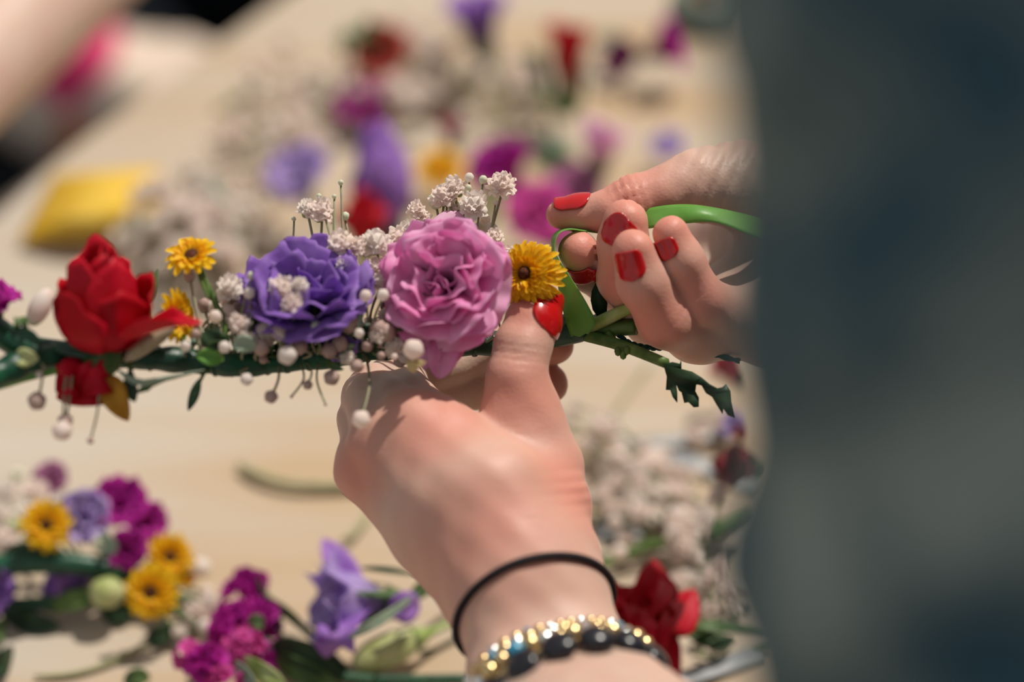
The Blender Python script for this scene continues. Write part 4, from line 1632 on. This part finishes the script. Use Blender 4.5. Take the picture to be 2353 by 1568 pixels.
sg = thing('stock_sprig', 'magenta flower sprig with dark leaves at the bottom edge beside the green bud', 'flower sprig', T(560, 1450, 0))
florets(sg, [(580, 1340, .018, 34, 13, 0), (552, 1372, .018, 30, 9, 0), (600, 1415, .018, 30, 11, 0), (548, 1420, .02, 34, 11, 0), (520, 1455, .02, 30, 9, 0),
             (560, 1492, .022, 38, 12, 1), (430, 1515, .018, 28, 8, 1), (480, 1530, .022, 40, 14, 0), (520, 1570, .02, 40, 11, 1), (625, 1440, .01, 24, 6, 0), (600, 1520, .01, 26, 6, 0)],
        [M_MAG, M_MAGP], 61)
for pts, rr, mt in (([(590, 1352, .016), (630, 1390, .014), (705, 1450, .010), (800, 1545, .005)], .0016, M_STEMD), ([(600, 1470, .012), (680, 1520, .010), (820, 1560, .006), (1080, 1562, .004)], .0022, M_STEMD),
                    ([(540, 1520, .014), (620, 1575, .010), (700, 1610, .006)], .0016, M_STEML)):
    mb = MB()
    mb.tube(txs(pts, 6), rr, 8)
    part('stem', mb.mesh('stem', [mt]), sg)
for pp, wd, mt in (([(625, 1478, .016), (700, 1505, .018), (800, 1562, .006)], .0052, M_LEAF), ([(620, 1500, .012), (690, 1540, .013), (780, 1575, .006)], .0045, M_LEAFM),
                   ([(605, 1370, .016), (650, 1400, .017), (700, 1438, .014)], .0020, M_LEAFM), ([(560, 1510, .026), (610, 1545, .025), (660, 1580, .02)], .0030, M_STEML),
                   ([(540, 1520, .026), (570, 1555, .025), (590, 1600, .02)], .0026, M_LEAFG), ([(575, 1330, .012), (600, 1350, .022), (610, 1380, .02)], .003, M_LEAFM),
                   ([(570, 1440, .026), (590, 1430, .028), (605, 1445, .024)], .003, M_LEAFM), ([(620, 1400, .02), (645, 1440, .016), (635, 1490, .014)], .0045, M_LEAF)):
    part('leaf', blade_mesh(txs(pp, 5), lance(wd), mt, UPV, .3), sg, None, .0003)

# ------------------------------------------------------------------ second crown lying at the lower left
c2 = thing('floral_wreath', 'finished flower crown lying on the table at the lower left', 'wreath', T(150, 1400, 0))
mb = MB()
mb.tube(txs([(-150, 1330, .02), (0, 1300, .025), (150, 1295, .025), (260, 1310, .02), (330, 1340, .012), (400, 1400, .008)], 8), .0042, 10)
part('taped_stem', mb.mesh('taped_stem', [M_TAPED]), c2)
mb = MB()
mb.tube(txs([(-150, 1395, .006), (0, 1392, .007), (120, 1385, .008), (210, 1372, .009)], 8), .0030, 8)
part('stem', mb.mesh('stem', [M_STEMD]), c2)
bloom(c2, T(275, 1175, .030), CD(.1, .45, .88), .0145, [(4, 8, 40, .6, .7, .8, .12, 10), (5, 20, 80, 1.0, 1.1, .5, .10, 10)], M_MAG, .3, 71, 'stock_flower', 'magenta bloom on top of the lying crown')
bloom(c2, T(322, 1205, .026), CD(.6, .1, .8), .0110, OPEN, M_MAG, .3, 72, 'stock_flower')
bloom(c2, T(292, 1258, .026), CD(.1, -.1, .95), .0095, OPEN, M_MAG, .3, 73, 'stock_flower')
bloom(c2, T(196, 1200, .030), CD(.15, .30, .93), .0140, [(4, 8, 36, .7, .7, 1.0, .10, 10), (5, 20, 62, 1.0, 1.0, .7, .12, 10)], M_LILAC, .9, 74, 'lisianthus', 'lilac bloom between yellow and magenta ones')
bloom(c2, T(120, 1112, .026), CD(0, .5, .85), .0095, OPEN, mat('mauve petal', (.34, .09, .22), .6, .3, (.5, .2, .36), 120), .9, 75, 'stock_flower')
bloom(c2, T(215, 1320, .014), CD(-.90, -.10, .40), .0190, [(5, 8, 30, 1.0, .6, .9, .06, 20)], M_VIOLET, .9, 76, 'lisianthus', 'violet bloom lying under the crown')
bloom(c2, T(22, 1350, .014), CD(-.6, .10, .80), .0135, OPEN, M_VIOLET, .9, 77, 'lisianthus')
daisy(c2, T(106, 1208, .040), CD(.20, .12, .97), .0095, 'chrysanthemum', seed=78, eye=.27)
daisy(c2, T(388, 1282, .022), CD(.34, .10, .93), .0092, 'chrysanthemum', seed=79, eye=.27)
daisy(c2, T(348, 1362, .024), CD(.02, .08, .99), .0100, 'chrysanthemum', seed=80, eye=.30)
daisy(c2, T(418, 1322, .010), CD(.8, .0, .5), .0070, 'chrysanthemum', seed=81, eye=.30)
mb = MB()
mb.ell(T(246, 1362, .016), (np.array([.0068, 0, 0]), np.array([0, .0058, 0]), np.array([0, 0, .0062])), 16, 12)
part('bud', mb.mesh('bud', [M_BUD]), c2)
mb = MB()
mb.ell(T(30, 1215, .03), (np.array([.0035, 0, 0]), np.array([0, .003, 0]), np.array([0, 0, .0035])), 12, 8)
part('bud', mb.mesh('bud', [M_STEML]), c2)
mb = MB()
hp = []
for (px, py, dia, z, kd) in ((40, 1092, 34, .03, 'g'), (18, 1135, 60, .03, 'o'), (80, 1128, 56, .032, 'o'), (10, 1240, 70, .028, 'o'), (140, 1150, 40, .034, 'o'), (68, 1170, 34, .03, 'b'),
                            (460, 1306, 54, .012, 'b'), (0, 1180, 50, .03, 'o'), (430, 1378, 46, .01, 'o'), (458, 1400, 48, .01, 'o'), (482, 1382, 40, .012, 'o'), (440, 1420, 44, .008, 'o'),
                            (470, 1440, 36, .008, 'b'), (412, 1452, 34, .006, 'o'), (500, 1400, 40, .01, 'o'), (475, 1360, 34, .012, 'b'), (235, 1250, 50, .03, 'g')):
    c = T(px, py, z)
    hp.append((c, dia, kd))
paths = [spline([T(200, 1310, .02) if c[0] < -.13 else T(395, 1390, .01), (c + T(300, 1340, .02)) / 2 if c[0] > -.13 else c - np.array([0, .0, .008]), c], 4) for c, _, _ in hp]
for k, (c, dia, kd) in enumerate(hp):
    g2 = part('stalk', stems_mesh([paths[k]], [.0006], (M_STEM,)), c2)
    blossom(g2, c, CD(random.uniform(-.4, .4), .4, .7), dia / 2 / FPX * .92, kd, k)
for pp, wd, mt in (([(330, 1340, .012), (270, 1310, .018), (165, 1290, .024)], .0050, M_LEAFG), ([(100, 1400, .006), (170, 1380, .012), (240, 1368, .012)], .0040, M_STEM),
                   ([(230, 1390, .004), (270, 1402, .006), (310, 1400, .004)], .0060, M_LEAF), ([(0, 1405, .003), (70, 1430, .004), (140, 1440, .003)], .0045, M_LEAF),
                   ([(395, 1390, .012), (430, 1425, .008), (460, 1455, .004)], .0022, M_LEAFM), ([(220, 1240, .03), (250, 1255, .032), (262, 1275, .03)], .0050, M_LEAFG),
                   ([(0, 1290, .02), (60, 1282, .028), (150, 1275, .028)], .0060, M_LEAF)):
    part('leaf', blade_mesh(txs(pp, 5), lance(wd), mt, UPV, .3), c2, None, .0003)


# ------------------------------------------------------------------ gypsophila bunches on the table
def bunch(name, label, foot, spots, rmat=M_STEMG, seed=1, srad=.0006, mains=(), mainm=None):
    """spots: (px, py, spread x, spread y, n, zmax, min dia mm, max dia mm)"""
    R = random.Random(seed)
    t = thing(name, label, 'flower bunch', T(foot[0], foot[1], 0))
    heads = []
    for (px, py, sx, sy, n, zm, d0, d1) in spots:
        for k in range(n):
            z = R.uniform(.004, zm)
            heads.append(T(px + R.gauss(0, sx), py + R.gauss(0, sy), z))
    f3 = T(foot[0], foot[1], .004)
    stalks = []
    for h in heads:
        mb = MB()
        mid = (f3 + h) / 2 + np.array([R.uniform(-.01, .01), R.uniform(-.01, .01), 0])
        # each stalk branches off two thirds of the way
        mb.tube(list(spline([mid * .4 + h * .6 - np.array([0, 0, .002]), h * .75 + mid * .25, h], 2)), srad * .7, 4)
        stalks.append(part('stalk', mb.mesh('stalk', [rmat]), t))
    for pts, r_ in mains:
        mb = MB()
        mb.tube(txs(pts, 6), r_, 7)
        part('stem', mb.mesh('stem', [rmat]), t)
    i = 0
    for (px, py, sx, sy, n, zm, d0, d1) in spots:
        for k in range(n):
            blossom(stalks[i], heads[i], Vector((R.gauss(0, .6), R.gauss(-.5, .6), 1)).normalized(), R.uniform(d0, d1) / 2000, R.choice('ooob'), i)
            i += 1
    return t


bunch('gypsophila_bunch', 'white gypsophila bunch spread on the table between the left wrist and the denim sleeve', (1700, 1220),
      [(1300, 945, 14, 14, 3, .02, 6, 8), (1390, 1010, 40, 30, 14, .02, 5, 7), (1450, 1075, 50, 24, 20, .02, 6, 9), (1520, 1120, 50, 26, 18, .02, 6, 9), (1440, 1150, 60, 24, 12, .02, 5, 8),
       (1560, 1180, 60, 22, 18, .02, 6, 9), (1600, 1245, 40, 30, 16, .02, 6, 8), (1420, 1210, 50, 26, 10, .015, 5, 8), (1640, 1320, 40, 40, 14, .02, 5, 8), (1560, 1320, 50, 40, 8, .015, 5, 7)],
      M_STEM, 91, .0007,
      [([(1365, 1305, .006), (1470, 1262, .008), (1560, 1242, .01), (1720, 1205, .01)], .0022), ([(1360, 1165, .004), (1430, 1160, .006), (1500, 1175, .008), (1700, 1210, .01)], .0018),
       ([(1560, 1290, .006), (1620, 1250, .01), (1700, 1210, .01)], .0016), ([(1640, 1230, .014), (1690, 1205, .016), (1730, 1190, .012)], .0032)])
bunch('gypsophila_bunch', 'white gypsophila bunch behind the red rose of the held crown', (560, 420),
      [(380, 500, 60, 40, 34, .035, 6, 10), (450, 470, 40, 40, 30, .04, 6, 10), (400, 560, 50, 26, 22, .03, 6, 9), (540, 560, 30, 24, 16, .03, 7, 10), (560, 470, 50, 40, 20, .03, 5, 9), (610, 380, 50, 40, 12, .03, 5, 8)],
      M_LEAFG, 92, .0012, [([(470, 400, .02), (520, 480, .02), (560, 560, .01)], .003)])
bunch('gypsophila_bunch', 'white gypsophila spread across the far left of the table top', (700, 330),
      [(640, 190, 60, 40, 26, .03, 6, 10), (600, 290, 50, 30, 18, .03, 6, 9), (700, 260, 40, 40, 16, .03, 6, 9), (960, 190, 60, 50, 40, .03, 7, 11), (1090, 170, 50, 30, 14, .02, 6, 9), (930, 120, 50, 40, 20, .03, 6, 10),
       (1190, 190, 30, 40, 10, .02, 6, 9)],
      M_STEMO, 93, .0010, [([(560, 330, .01), (700, 260, .015), (900, 210, .015), (1100, 190, .01)], .0015)])
bunch('gypsophila_bunch', 'sparse white gypsophila sprig on the table right behind the leaf at the sleeve', (1690, 900),
      [(1650, 970, 20, 14, 5, .012, 5, 7), (1600, 1005, 24, 12, 5, .012, 4, 6)], M_STEMO, 94, .0006)

# ------------------------------------------------------------------ flowers just behind the held crown
loose('lisianthus', 'large purple bloom out of focus behind the purple flower of the crown', 'flower', 878, 530, .026, CD(.02, .93, .34), .0420, [(3, 24, -14, 1.05, .8, 1.3, .03, 0), (5, 66, -32, 1.05, .85, 1.1, .03, 0)],
      M_VIOLET, [(880, 500, .02), (900, 540, .01)], seed=101, pt=.25)
loose('lisianthus', 'lilac bloom out of focus left of the large purple one', 'flower', 700, 425, .028, CD(-.30, .55, .76), .0200, OPEN, M_LILAC, [(720, 470, .01), (760, 520, .004)], seed=102)
loose('rose', 'red rose half hidden behind the white blossoms of the crown', 'rose', 838, 575, .030, CD(-.05, .80, .6), .0230, ROSE, M_RED, [(840, 580, .01), (850, 640, .004)], seed=103)
loose('stock_flower', 'magenta bloom out of focus behind the yellow pompon flower', 'flower', 1180, 430, .030, CD(-.5, .7, .5), .0230, [(4, 10, 30, .9, .8, .8, .12, 10), (5, 20, 60, 1.1, .9, .5, .10, 10)],
      M_MAG, [(1250, 540, .01), (1290, 600, .004)], seed=104)
loose('stock_flower', 'deep magenta bloom low behind the yellow pompon flower', 'flower', 1230, 515, .028, CD(.2, .45, .8), .0200, OPEN, M_MAGP, seed=105)
loose('lisianthus', 'soft pink bloom out of focus above the right thumb nail', 'flower', 1372, 390, .030, CD(.12, .85, .5), .0220, [(4, 8, 12, 1.0, .6, 1.2, .04, 20), (4, 16, 34, 1.0, .8, .9, .06, 20)], M_PALEPINK,
      [(1350, 450, .012), (1310, 500, .004)], seed=106, pt=.2)
loose('lisianthus', 'dusty pink bloom low beside the magenta one', 'flower', 1340, 450, .016, CD(-.4, .4, .8), .0170, OPEN, mat('dusty pink petal', (.60, .18, .42), .6, .3, (.72, .34, .54), 90), seed=107)
loose('lisianthus', 'faint lilac bloom out of focus above the thumb knuckle', 'flower', 1535, 350, .010, CD(0, .6, .8), .0110, OPEN, M_LILAC, seed=108)
loose('rose', 'small dusky pink bud out of focus on the middle of the table', 'rose', 1036, 335, .014, CD(0, .9, .4), .0120, BELL, mat('dusky petal', (.46, .10, .16), .6, .3), [(1030, 380, .006), (1000, 430, .003)], seed=109)
dt = thing('chrysanthemum', 'yellow bloom out of focus behind the white blossoms of the crown', 'flower', T(1012, 395, 0))
daisy(dt, T(1012, 392, .016), CD(.1, .5, .8), .0120, seed=110)
mb = MB()
mb.tube(txs([(1000, 440, .004), (1005, 420, .008), (1012, 400, .012)], 5), .001, 6)
part('stem', mb.mesh('stem', [M_STEM]), dt)
lf = thing('leafy_twig', 'grey green leafy twig out of focus behind the magenta bloom', 'twig', T(1285, 365, 0))
mb = MB()
mb.tube(txs([(1180, 340, .004), (1250, 355, .006), (1340, 380, .006)], 6), .0012, 7)
part('stem', mb.mesh('stem', [M_STEM]), lf)
for pp, wd, mt in (([(1215, 352, .01), (1265, 350, .016), (1320, 362, .012)], .0080, M_LEAFG), ([(1250, 385, .008), (1290, 378, .012), (1335, 378, .008)], .0070, M_LEAFM), ([(1150, 430, .01), (1110, 470, .016), (1130, 520, .014)], .0120, M_LEAFM)):
    part('leaf', blade_mesh(txs(pp, 5), lance(wd), mt, UPV, .2), lf, None, .0003)

# ------------------------------------------------------------------ far flowers
rt = loose('rose', 'coral red rose with green leaves at the far side of the table', 'rose', 872, 145, .020, CD(.1, .3, .9), .0260, [(3, 3, 6, .8, .6, 1.6, .04, 30), (5, 14, 50, 1.0, 1.0, .8, .06, 20)],
           mat('coral petal', (.60, .06, .05), .6, .3, (.74, .22, .17), 90), [(850, 100, .01), (830, 60, .005)], seed=121,
           leaves=[([(850, 110, .03), (835, 80, .05), (845, 40, .05)], .0085, M_LEAFM), ([(870, 110, .03), (880, 90, .04), (890, 60, .04)], .0060, M_LEAFM), ([(800, 130, .02), (790, 100, .03), (800, 60, .03)], .0065, M_LEAFM)])
loose('lisianthus', 'purple bloom near the top edge of the table', 'flower', 1108, 105, .030, CD(-.1, .8, .5), .0300, [(4, 6, 14, .9, .8, 1.3, .05, 20), (5, 12, 34, 1.0, .95, 1.1, .06, 30)], M_VIOLET, [(1140, 140, .01), (1160, 160, .004)], seed=122)
loose('stock_flower', 'dark magenta bloom lying flat left of the coral rose', 'flower', 835, 262, .010, CD(.1, .75, .65), .0190, [(5, 14, 60, .7, .7, .8, .10, 10), (6, 30, 95, 1.0, .9, .5, .08, 10)], M_MAG,
      [(870, 290, .006), (900, 300, .003)], seed=123)
loose('rose', 'bright red rose standing out alone at the far right of the table', 'rose', 1300, 225, .022, CD(.03, .97, .25), .0370, [(3, 0, 0, .80, .45, 2.2, .02, 10), (3, 4, 6, 1.0, .62, 1.8, .02, 20), (4, 10, 14, 1.05, .70, 1.6, .03, 30)],
      M_RED, [(1270, 230, .006), (1215, 240, .003)], seed=124,
      leaves=[([(1265, 225, .012), (1235, 180, .03), (1228, 110, .04)], .0080, M_LEAFM), ([(1280, 230, .01), (1240, 225, .01), (1205, 215, .006)], .0060, M_LEAFM)])
loose('stock_flower', 'dark magenta bloom lying near the grey green roll', 'flower', 1498, 125, .020, CD(.75, .35, .5), .0200, [(5, 10, 26, 1.0, .75, 1.1, .05, 20), (4, 30, 50, 1.1, .8, .7, .06, 20)], M_MAG,
      [(1440, 130, .012), (1390, 100, .006)], seed=125, leaves=[([(1440, 110, .016), (1400, 90, .02), (1360, 95, .01)], .0050, M_LEAFG)])
loose('stock_flower', 'dark mauve bloom lying beside the magenta one at the far right', 'flower', 1440, 140, .014, CD(-.5, .2, .8), .0140, OPEN, mat('dark mauve petal', (.24, .03, .14), .6, .3), seed=126)
# bits by the sleeve
loose('rose', 'pinkish red rose peeking out under the right hand at the sleeve', 'rose', 1705, 870, .016, CD(-.6, .5, .5), .0140, ROSE, mat('rosy petal', (.62, .05, .09), .6, .3), seed=131)
loose('rose', 'dark red rose half hidden by the denim sleeve', 'rose', 1745, 1080, .024, CD(-.6, .2, .7), .0180, ROSE, mat('dark red petal', (.28, .01, .02), .6, .3), seed=132)
loose('lisianthus', 'small lavender bloom beside the dark red rose at the sleeve', 'flower', 1690, 985, .008, CD(-.2, .5, .8), .0085, OPEN, M_LILAC, seed=133)
loose('rose', 'tiny red rose tip beside the lavender bloom', 'rose', 1712, 1010, .010, CD(-.2, .5, .8), .0065, ROSE, M_RED, seed=134)

# ------------------------------------------------------------------ roll of tape at the top, yellow crepe, grey ribbons
rl = thing('tape_roll', 'grey green roll of floral tape at the top edge of the table', 'tape', T(1638, 40, 0))
c = T(1638, 12, .010)
mb = torus_mesh(c, (0, 0, 1), .0190, .0052, 40, 10, 1.7)
part('wound_tape', mb.mesh('wound_tape', [M_ROLL]), rl)
mb = torus_mesh(c, (0, 0, 1), .0125, .0012, 30, 8, 6.5)
part('core', mb.mesh('core', [M_CARD]), rl)

yc = thing('crepe_paper_strips', 'pile of bright yellow pleated paper strips lying by the table edge', 'paper strips', T(200, 470, 0))
for k in range(11):
    t = k / 10
    y0 = 395 + 135 * t
    x0 = 120 - 70 * t
    x1 = 395 - 30 * t - 60 * abs(t - .5)
    z = .012 + .010 * math.sin(math.pi * t)
    pa = txs([(x0, y0 + 12, z * .5), ((x0 * 2 + x1) / 3, y0 + 2, z), ((x0 + 2 * x1) / 3, y0 - 2, z), (x1, y0 - 4, z * .6)], 6)
    part('strip', blade_mesh(pa, lambda s_: .0042 * (.55 + .45 * math.sin(math.pi * s_)), M_YCLOTH, (0.1, 1, .0), -.5, 'strip'), yc, None, .0006)

rb = thing('grey_ribbon', 'thin grey ribbon end lying on the table behind the dark cut leaf', 'ribbon', T(1500, 1015, 0))
part('ribbon_strip', blade_mesh(txs([(1405, 1022, .002), (1480, 1018, .004), (1560, 1012, .004), (1640, 998, .002), (1720, 985, .002)], 6), lambda t: .0028, M_GREYRIB, (0.1, 1, .3), .2), rb, None, .0004)
rb = thing('grey_ribbon', 'darker grey ribbon end lying beside the white gypsophila at the sleeve', 'ribbon', T(1590, 1065, 0))
part('ribbon_strip', blade_mesh(txs([(1490, 1050, .002), (1560, 1058, .004), (1620, 1072, .004), (1690, 1105, .002), (1760, 1130, .002)], 6), lambda t: .0036, M_GREYRIB, (0.1, 1, .3), .2), rb, None, .0004)
rb = thing('grey_ribbon', 'pale grey ribbon piece on the table right of the wrist', 'ribbon', T(1430, 1225, 0))
part('ribbon_strip', blade_mesh(txs([(1375, 1215, .002), (1420, 1220, .003), (1470, 1238, .002)], 6), lambda t: .0050, M_GREYRIB, (0.1, 1, .3), .2), rb, None, .0004)
rb = thing('grey_ribbon', 'grey ribbon end in the lower right corner below the crimson rose', 'ribbon', T(1660, 1530, 0))
part('ribbon_strip', blade_mesh(txs([(1560, 1568, .002), (1620, 1545, .004), (1680, 1525, .003), (1760, 1500, .002)], 6), lambda t: .0034, M_GREYRIB, (0.1, 1, .3), .2), rb, None, .0004)

# ------------------------------------------------------------------ loose stalks and leaves
for label, pts, r_, mt in (
        ('olive stalk lying on the bare table left of the hand', [(548, 1068, .003), (600, 1095, .004), (680, 1115, .004), (800, 1118, .003), (900, 1110, .003)], .0021, M_STEMO),
        ('short green stalk on the table above the violet trumpet bloom', [(785, 1245, .003), (810, 1230, .004), (835, 1200, .003), (850, 1175, .002)], .0013, M_STEMO),
        ('pale thin stalk on the table right of the left hand', [(1330, 1000, .002), (1400, 960, .002), (1450, 890, .002), (1500, 830, .002)], .0009, M_STEMO),
        ('thin dry stalk curving across the table in the lower left corner', [(80, 1555, .002), (170, 1548, .002), (260, 1520, .002), (340, 1480, .003), (390, 1462, .003)], .0012, M_STEMO),
        ('dark green stalk in the lower right corner beside the rose', [(1600, 1500, .003), (1660, 1515, .003), (1720, 1495, .003), (1790, 1480, .003)], .0012, M_STEM),
        ('fallen green stalk below the coral rose at the far end', [(500, 250, .003), (560, 215, .004), (590, 190, .003)], .0020, M_STEMO)):
    mb = MB()
    pa = txs(pts, 7)
    mb.tube(pa, list(np.interp(np.linspace(0, 1, len(pa)), [0, .15, .85, 1], [r_ * .6, r_, r_, r_ * .5])), 8)
    topmesh('cut_stalk', mb.mesh('cut_stalk', [mt]), label, 'stalk', T(pts[0][0], pts[0][1], 0))
for label, pts, wd, mt in (
        ('dark green leaf at the lower left edge of the table', [(-40, 1555, .004), (0, 1525, .010), (30, 1490, .006)], .0050, M_LEAF),
        ('small dark green leaf at the bottom edge left of the magenta sprig', [(285, 1572, .003), (315, 1556, .006), (345, 1560, .003)], .0034, M_LEAFM),
        ('dark shrivelled leaf between the lying crown and the magenta sprig', [(335, 1478, .003), (370, 1460, .007), (405, 1448, .003)], .0040, M_LEAF),
        ('green leaf cut by the left edge below the lying crown', [(-30, 1470, .003), (-5, 1450, .006), (12, 1435, .003)], .0045, M_LEAFM)):
    me_ = blade_mesh(txs(pts, 5), lance(wd), mt, UPV, .3)
    topmesh('fallen_leaf', me_, label, 'leaf', T(pts[1][0], pts[1][1], 0), None, .0004)

# ------------------------------------------------------------------ the person across the table
H2 = np.array([*(E0 - EN * .50 + ED * .69), -0.25])
F2 = np.array([EN[0], EN[1], 0])
S2 = np.array([ED[0], ED[1], 0])
p2 = thing('person', 'blurred person in dark clothes with printed cloth over one knee, at the top left corner', 'person', (H2[0], H2[1], -0.74))
SH2 = H2 + np.array([0, 0, .52]) - F2 * .04
EL2 = P(370, -300, 1.33)
WR2 = P(-200, 300, 1.12)
arm = [chain([(SH2 - S2 * .17, .05), (EL2, .042)]), chain([(EL2, .040), (WR2 * .45 + EL2 * .55, .034), (WR2, .026)]),
       chain([(SH2 + S2 * .17, .05), (SH2 - S2 * .17, .05)]), chain([(SH2, .055), (SH2 + np.array([0, 0, .10]), .05)]),
       chain([(SH2 + np.array([0, 0, .19]) + F2 * .02, .06), (SH2 + np.array([0, 0, .25]), .08)]),
       chain([(SH2 + S2 * .17, .05), (SH2 + S2 * .22 - [0, 0, .27], .04), (H2 + S2 * .16 + F2 * .15 + [0, 0, .14], .028)])]
WD2 = np.array(WR2 - EL2) / np.linalg.norm(WR2 - EL2)
SD2 = np.cross(WD2, [0, 0, 1.0])
SD2 /= np.linalg.norm(SD2)
UP2 = np.cross(SD2, WD2)
PB2 = WR2 + WD2 * .015
hand2 = [chain([(PB2 + SD2 * (k - 1.5) * .010, .013), (PB2 + WD2 * .062 + SD2 * (k - 1.5) * .0195, .0100)], .002) for k in range(4)] + \
        [chain([(PB2 + WD2 * .062 + SD2 * (k - 1.5) * .0195, .0095), (PB2 + WD2 * (.095 + .006 * (k % 3)) + SD2 * (k - 1.5) * .023 - UP2 * .012, .0080),
                (PB2 + WD2 * (.112 + .008 * (k % 3)) + SD2 * (k - 1.5) * .024 - UP2 * .032, .0068)]) for k in range(4)] + \
        [chain([(PB2 + SD2 * .012, .014), (PB2 + WD2 * .030 + SD2 * .040 - UP2 * .008, .0105), (PB2 + WD2 * .060 + SD2 * .050 - UP2 * .020, .0080)])]


def f_p2(p):
    a = None
    for c in arm:
        a = c(p) if a is None else smin(a, c(p), .012)
    b = None
    for c in hand2:
        b = c(p) if b is None else np.minimum(b, c(p))
    return smin(a, b, .005)


lo, hi = bbox([q for c in arm + hand2 for q in c.pts])
V2, Q2 = polygonize(f_p2, lo, hi, 0.003)
part('body', np_mesh('body', V2, Q2, [M_SKIN]), p2)
tp = [chain([(SH2 - S2 * .15, .065), (SH2 - S2 * .15 + (EL2 - SH2 + S2 * .15) * .25, .060)]), chain([(SH2 + S2 * .15, .065), (SH2 + S2 * .20 - [0, 0, .10], .060)]),
      chain([(SH2 - S2 * .08 - [0, 0, .06], .10), (H2 - S2 * .06, .12)]), chain([(SH2 + S2 * .08 - [0, 0, .06], .10), (H2 + S2 * .06, .12)])]


def f_tp(p):
    a = None
    for c in tp:
        a = c(p) if a is None else smin(a, c(p), .03)
    return a


lo, hi = bbox([q for c in tp for q in c.pts])
V2, Q2 = polygonize(f_tp, lo, hi, 0.008, lambda V: .004 * np.sin(V[:, 2] * 60 + V[:, 0] * 40))
part('dark_top', np_mesh('dark_top', V2, Q2, [M_TROUSER]), p2)
sk = [chain([(H2 - S2 * .06, .10), (H2 - S2 * .165 + F2 * .27, .048), (H2 - S2 * .165 + F2 * .29 - [0, 0, .42], .045)]),
      chain([(H2 + S2 * .06, .10), (H2 + S2 * .105 + F2 * .32, .056), (H2 + S2 * .11 + F2 * .34 - [0, 0, .42], .045)])]


def f_sk(p):
    return smin(sk[0](p), sk[1](p), .03)


lo, hi = bbox([q for c in sk for q in c.pts])
V2, Q2 = polygonize(f_sk, lo, hi, 0.008, lambda V: .004 * np.sin(V[:, 1] * 60 + V[:, 0] * 70))
part('trousers', np_mesh('trousers', V2, Q2, [M_TROUSER]), p2)
apc = chain([(H2 - S2 * .150 + F2 * .13, .066), (H2 - S2 * .165 + F2 * .27, .056), (H2 - S2 * .165 + F2 * .28 - [0, 0, .10], .056)])
lo, hi = bbox(apc.pts)
V2, Q2 = polygonize(apc, lo, hi, 0.008, lambda V: .004 * np.sin(V[:, 1] * 60 + V[:, 0] * 70))
part('printed_cloth', np_mesh('printed_cloth', V2, Q2, [M_PRINT]), p2)
mb = MB()
mb.ell(SH2 + np.array([0, 0, .255]) - F2 * .02, (S2 * .09, F2 * .095, (0, 0, .095)), 24, 16)
part('hair', mb.mesh('hair', [M_HAIR]), p2)
st = thing('stool', 'dark round stool under the person across the table', 'stool', (H2[0], H2[1], -0.74))
mb = MB()
mb.tube([(H2[0], H2[1], -.47), (H2[0], H2[1], -.44)], [.17, .17], 28)
part('seat', mb.mesh('seat', [M_TROUSER]), st)
for k in range(4):
    a = math.pi / 4 + k * math.pi / 2
    mb = MB()
    mb.tube([(H2[0] + .10 * math.cos(a), H2[1] + .10 * math.sin(a), -.46), (H2[0] + .16 * math.cos(a), H2[1] + .16 * math.sin(a), -.74)], .012, 8)
    part('leg', mb.mesh('leg', [M_TROUSER]), st)
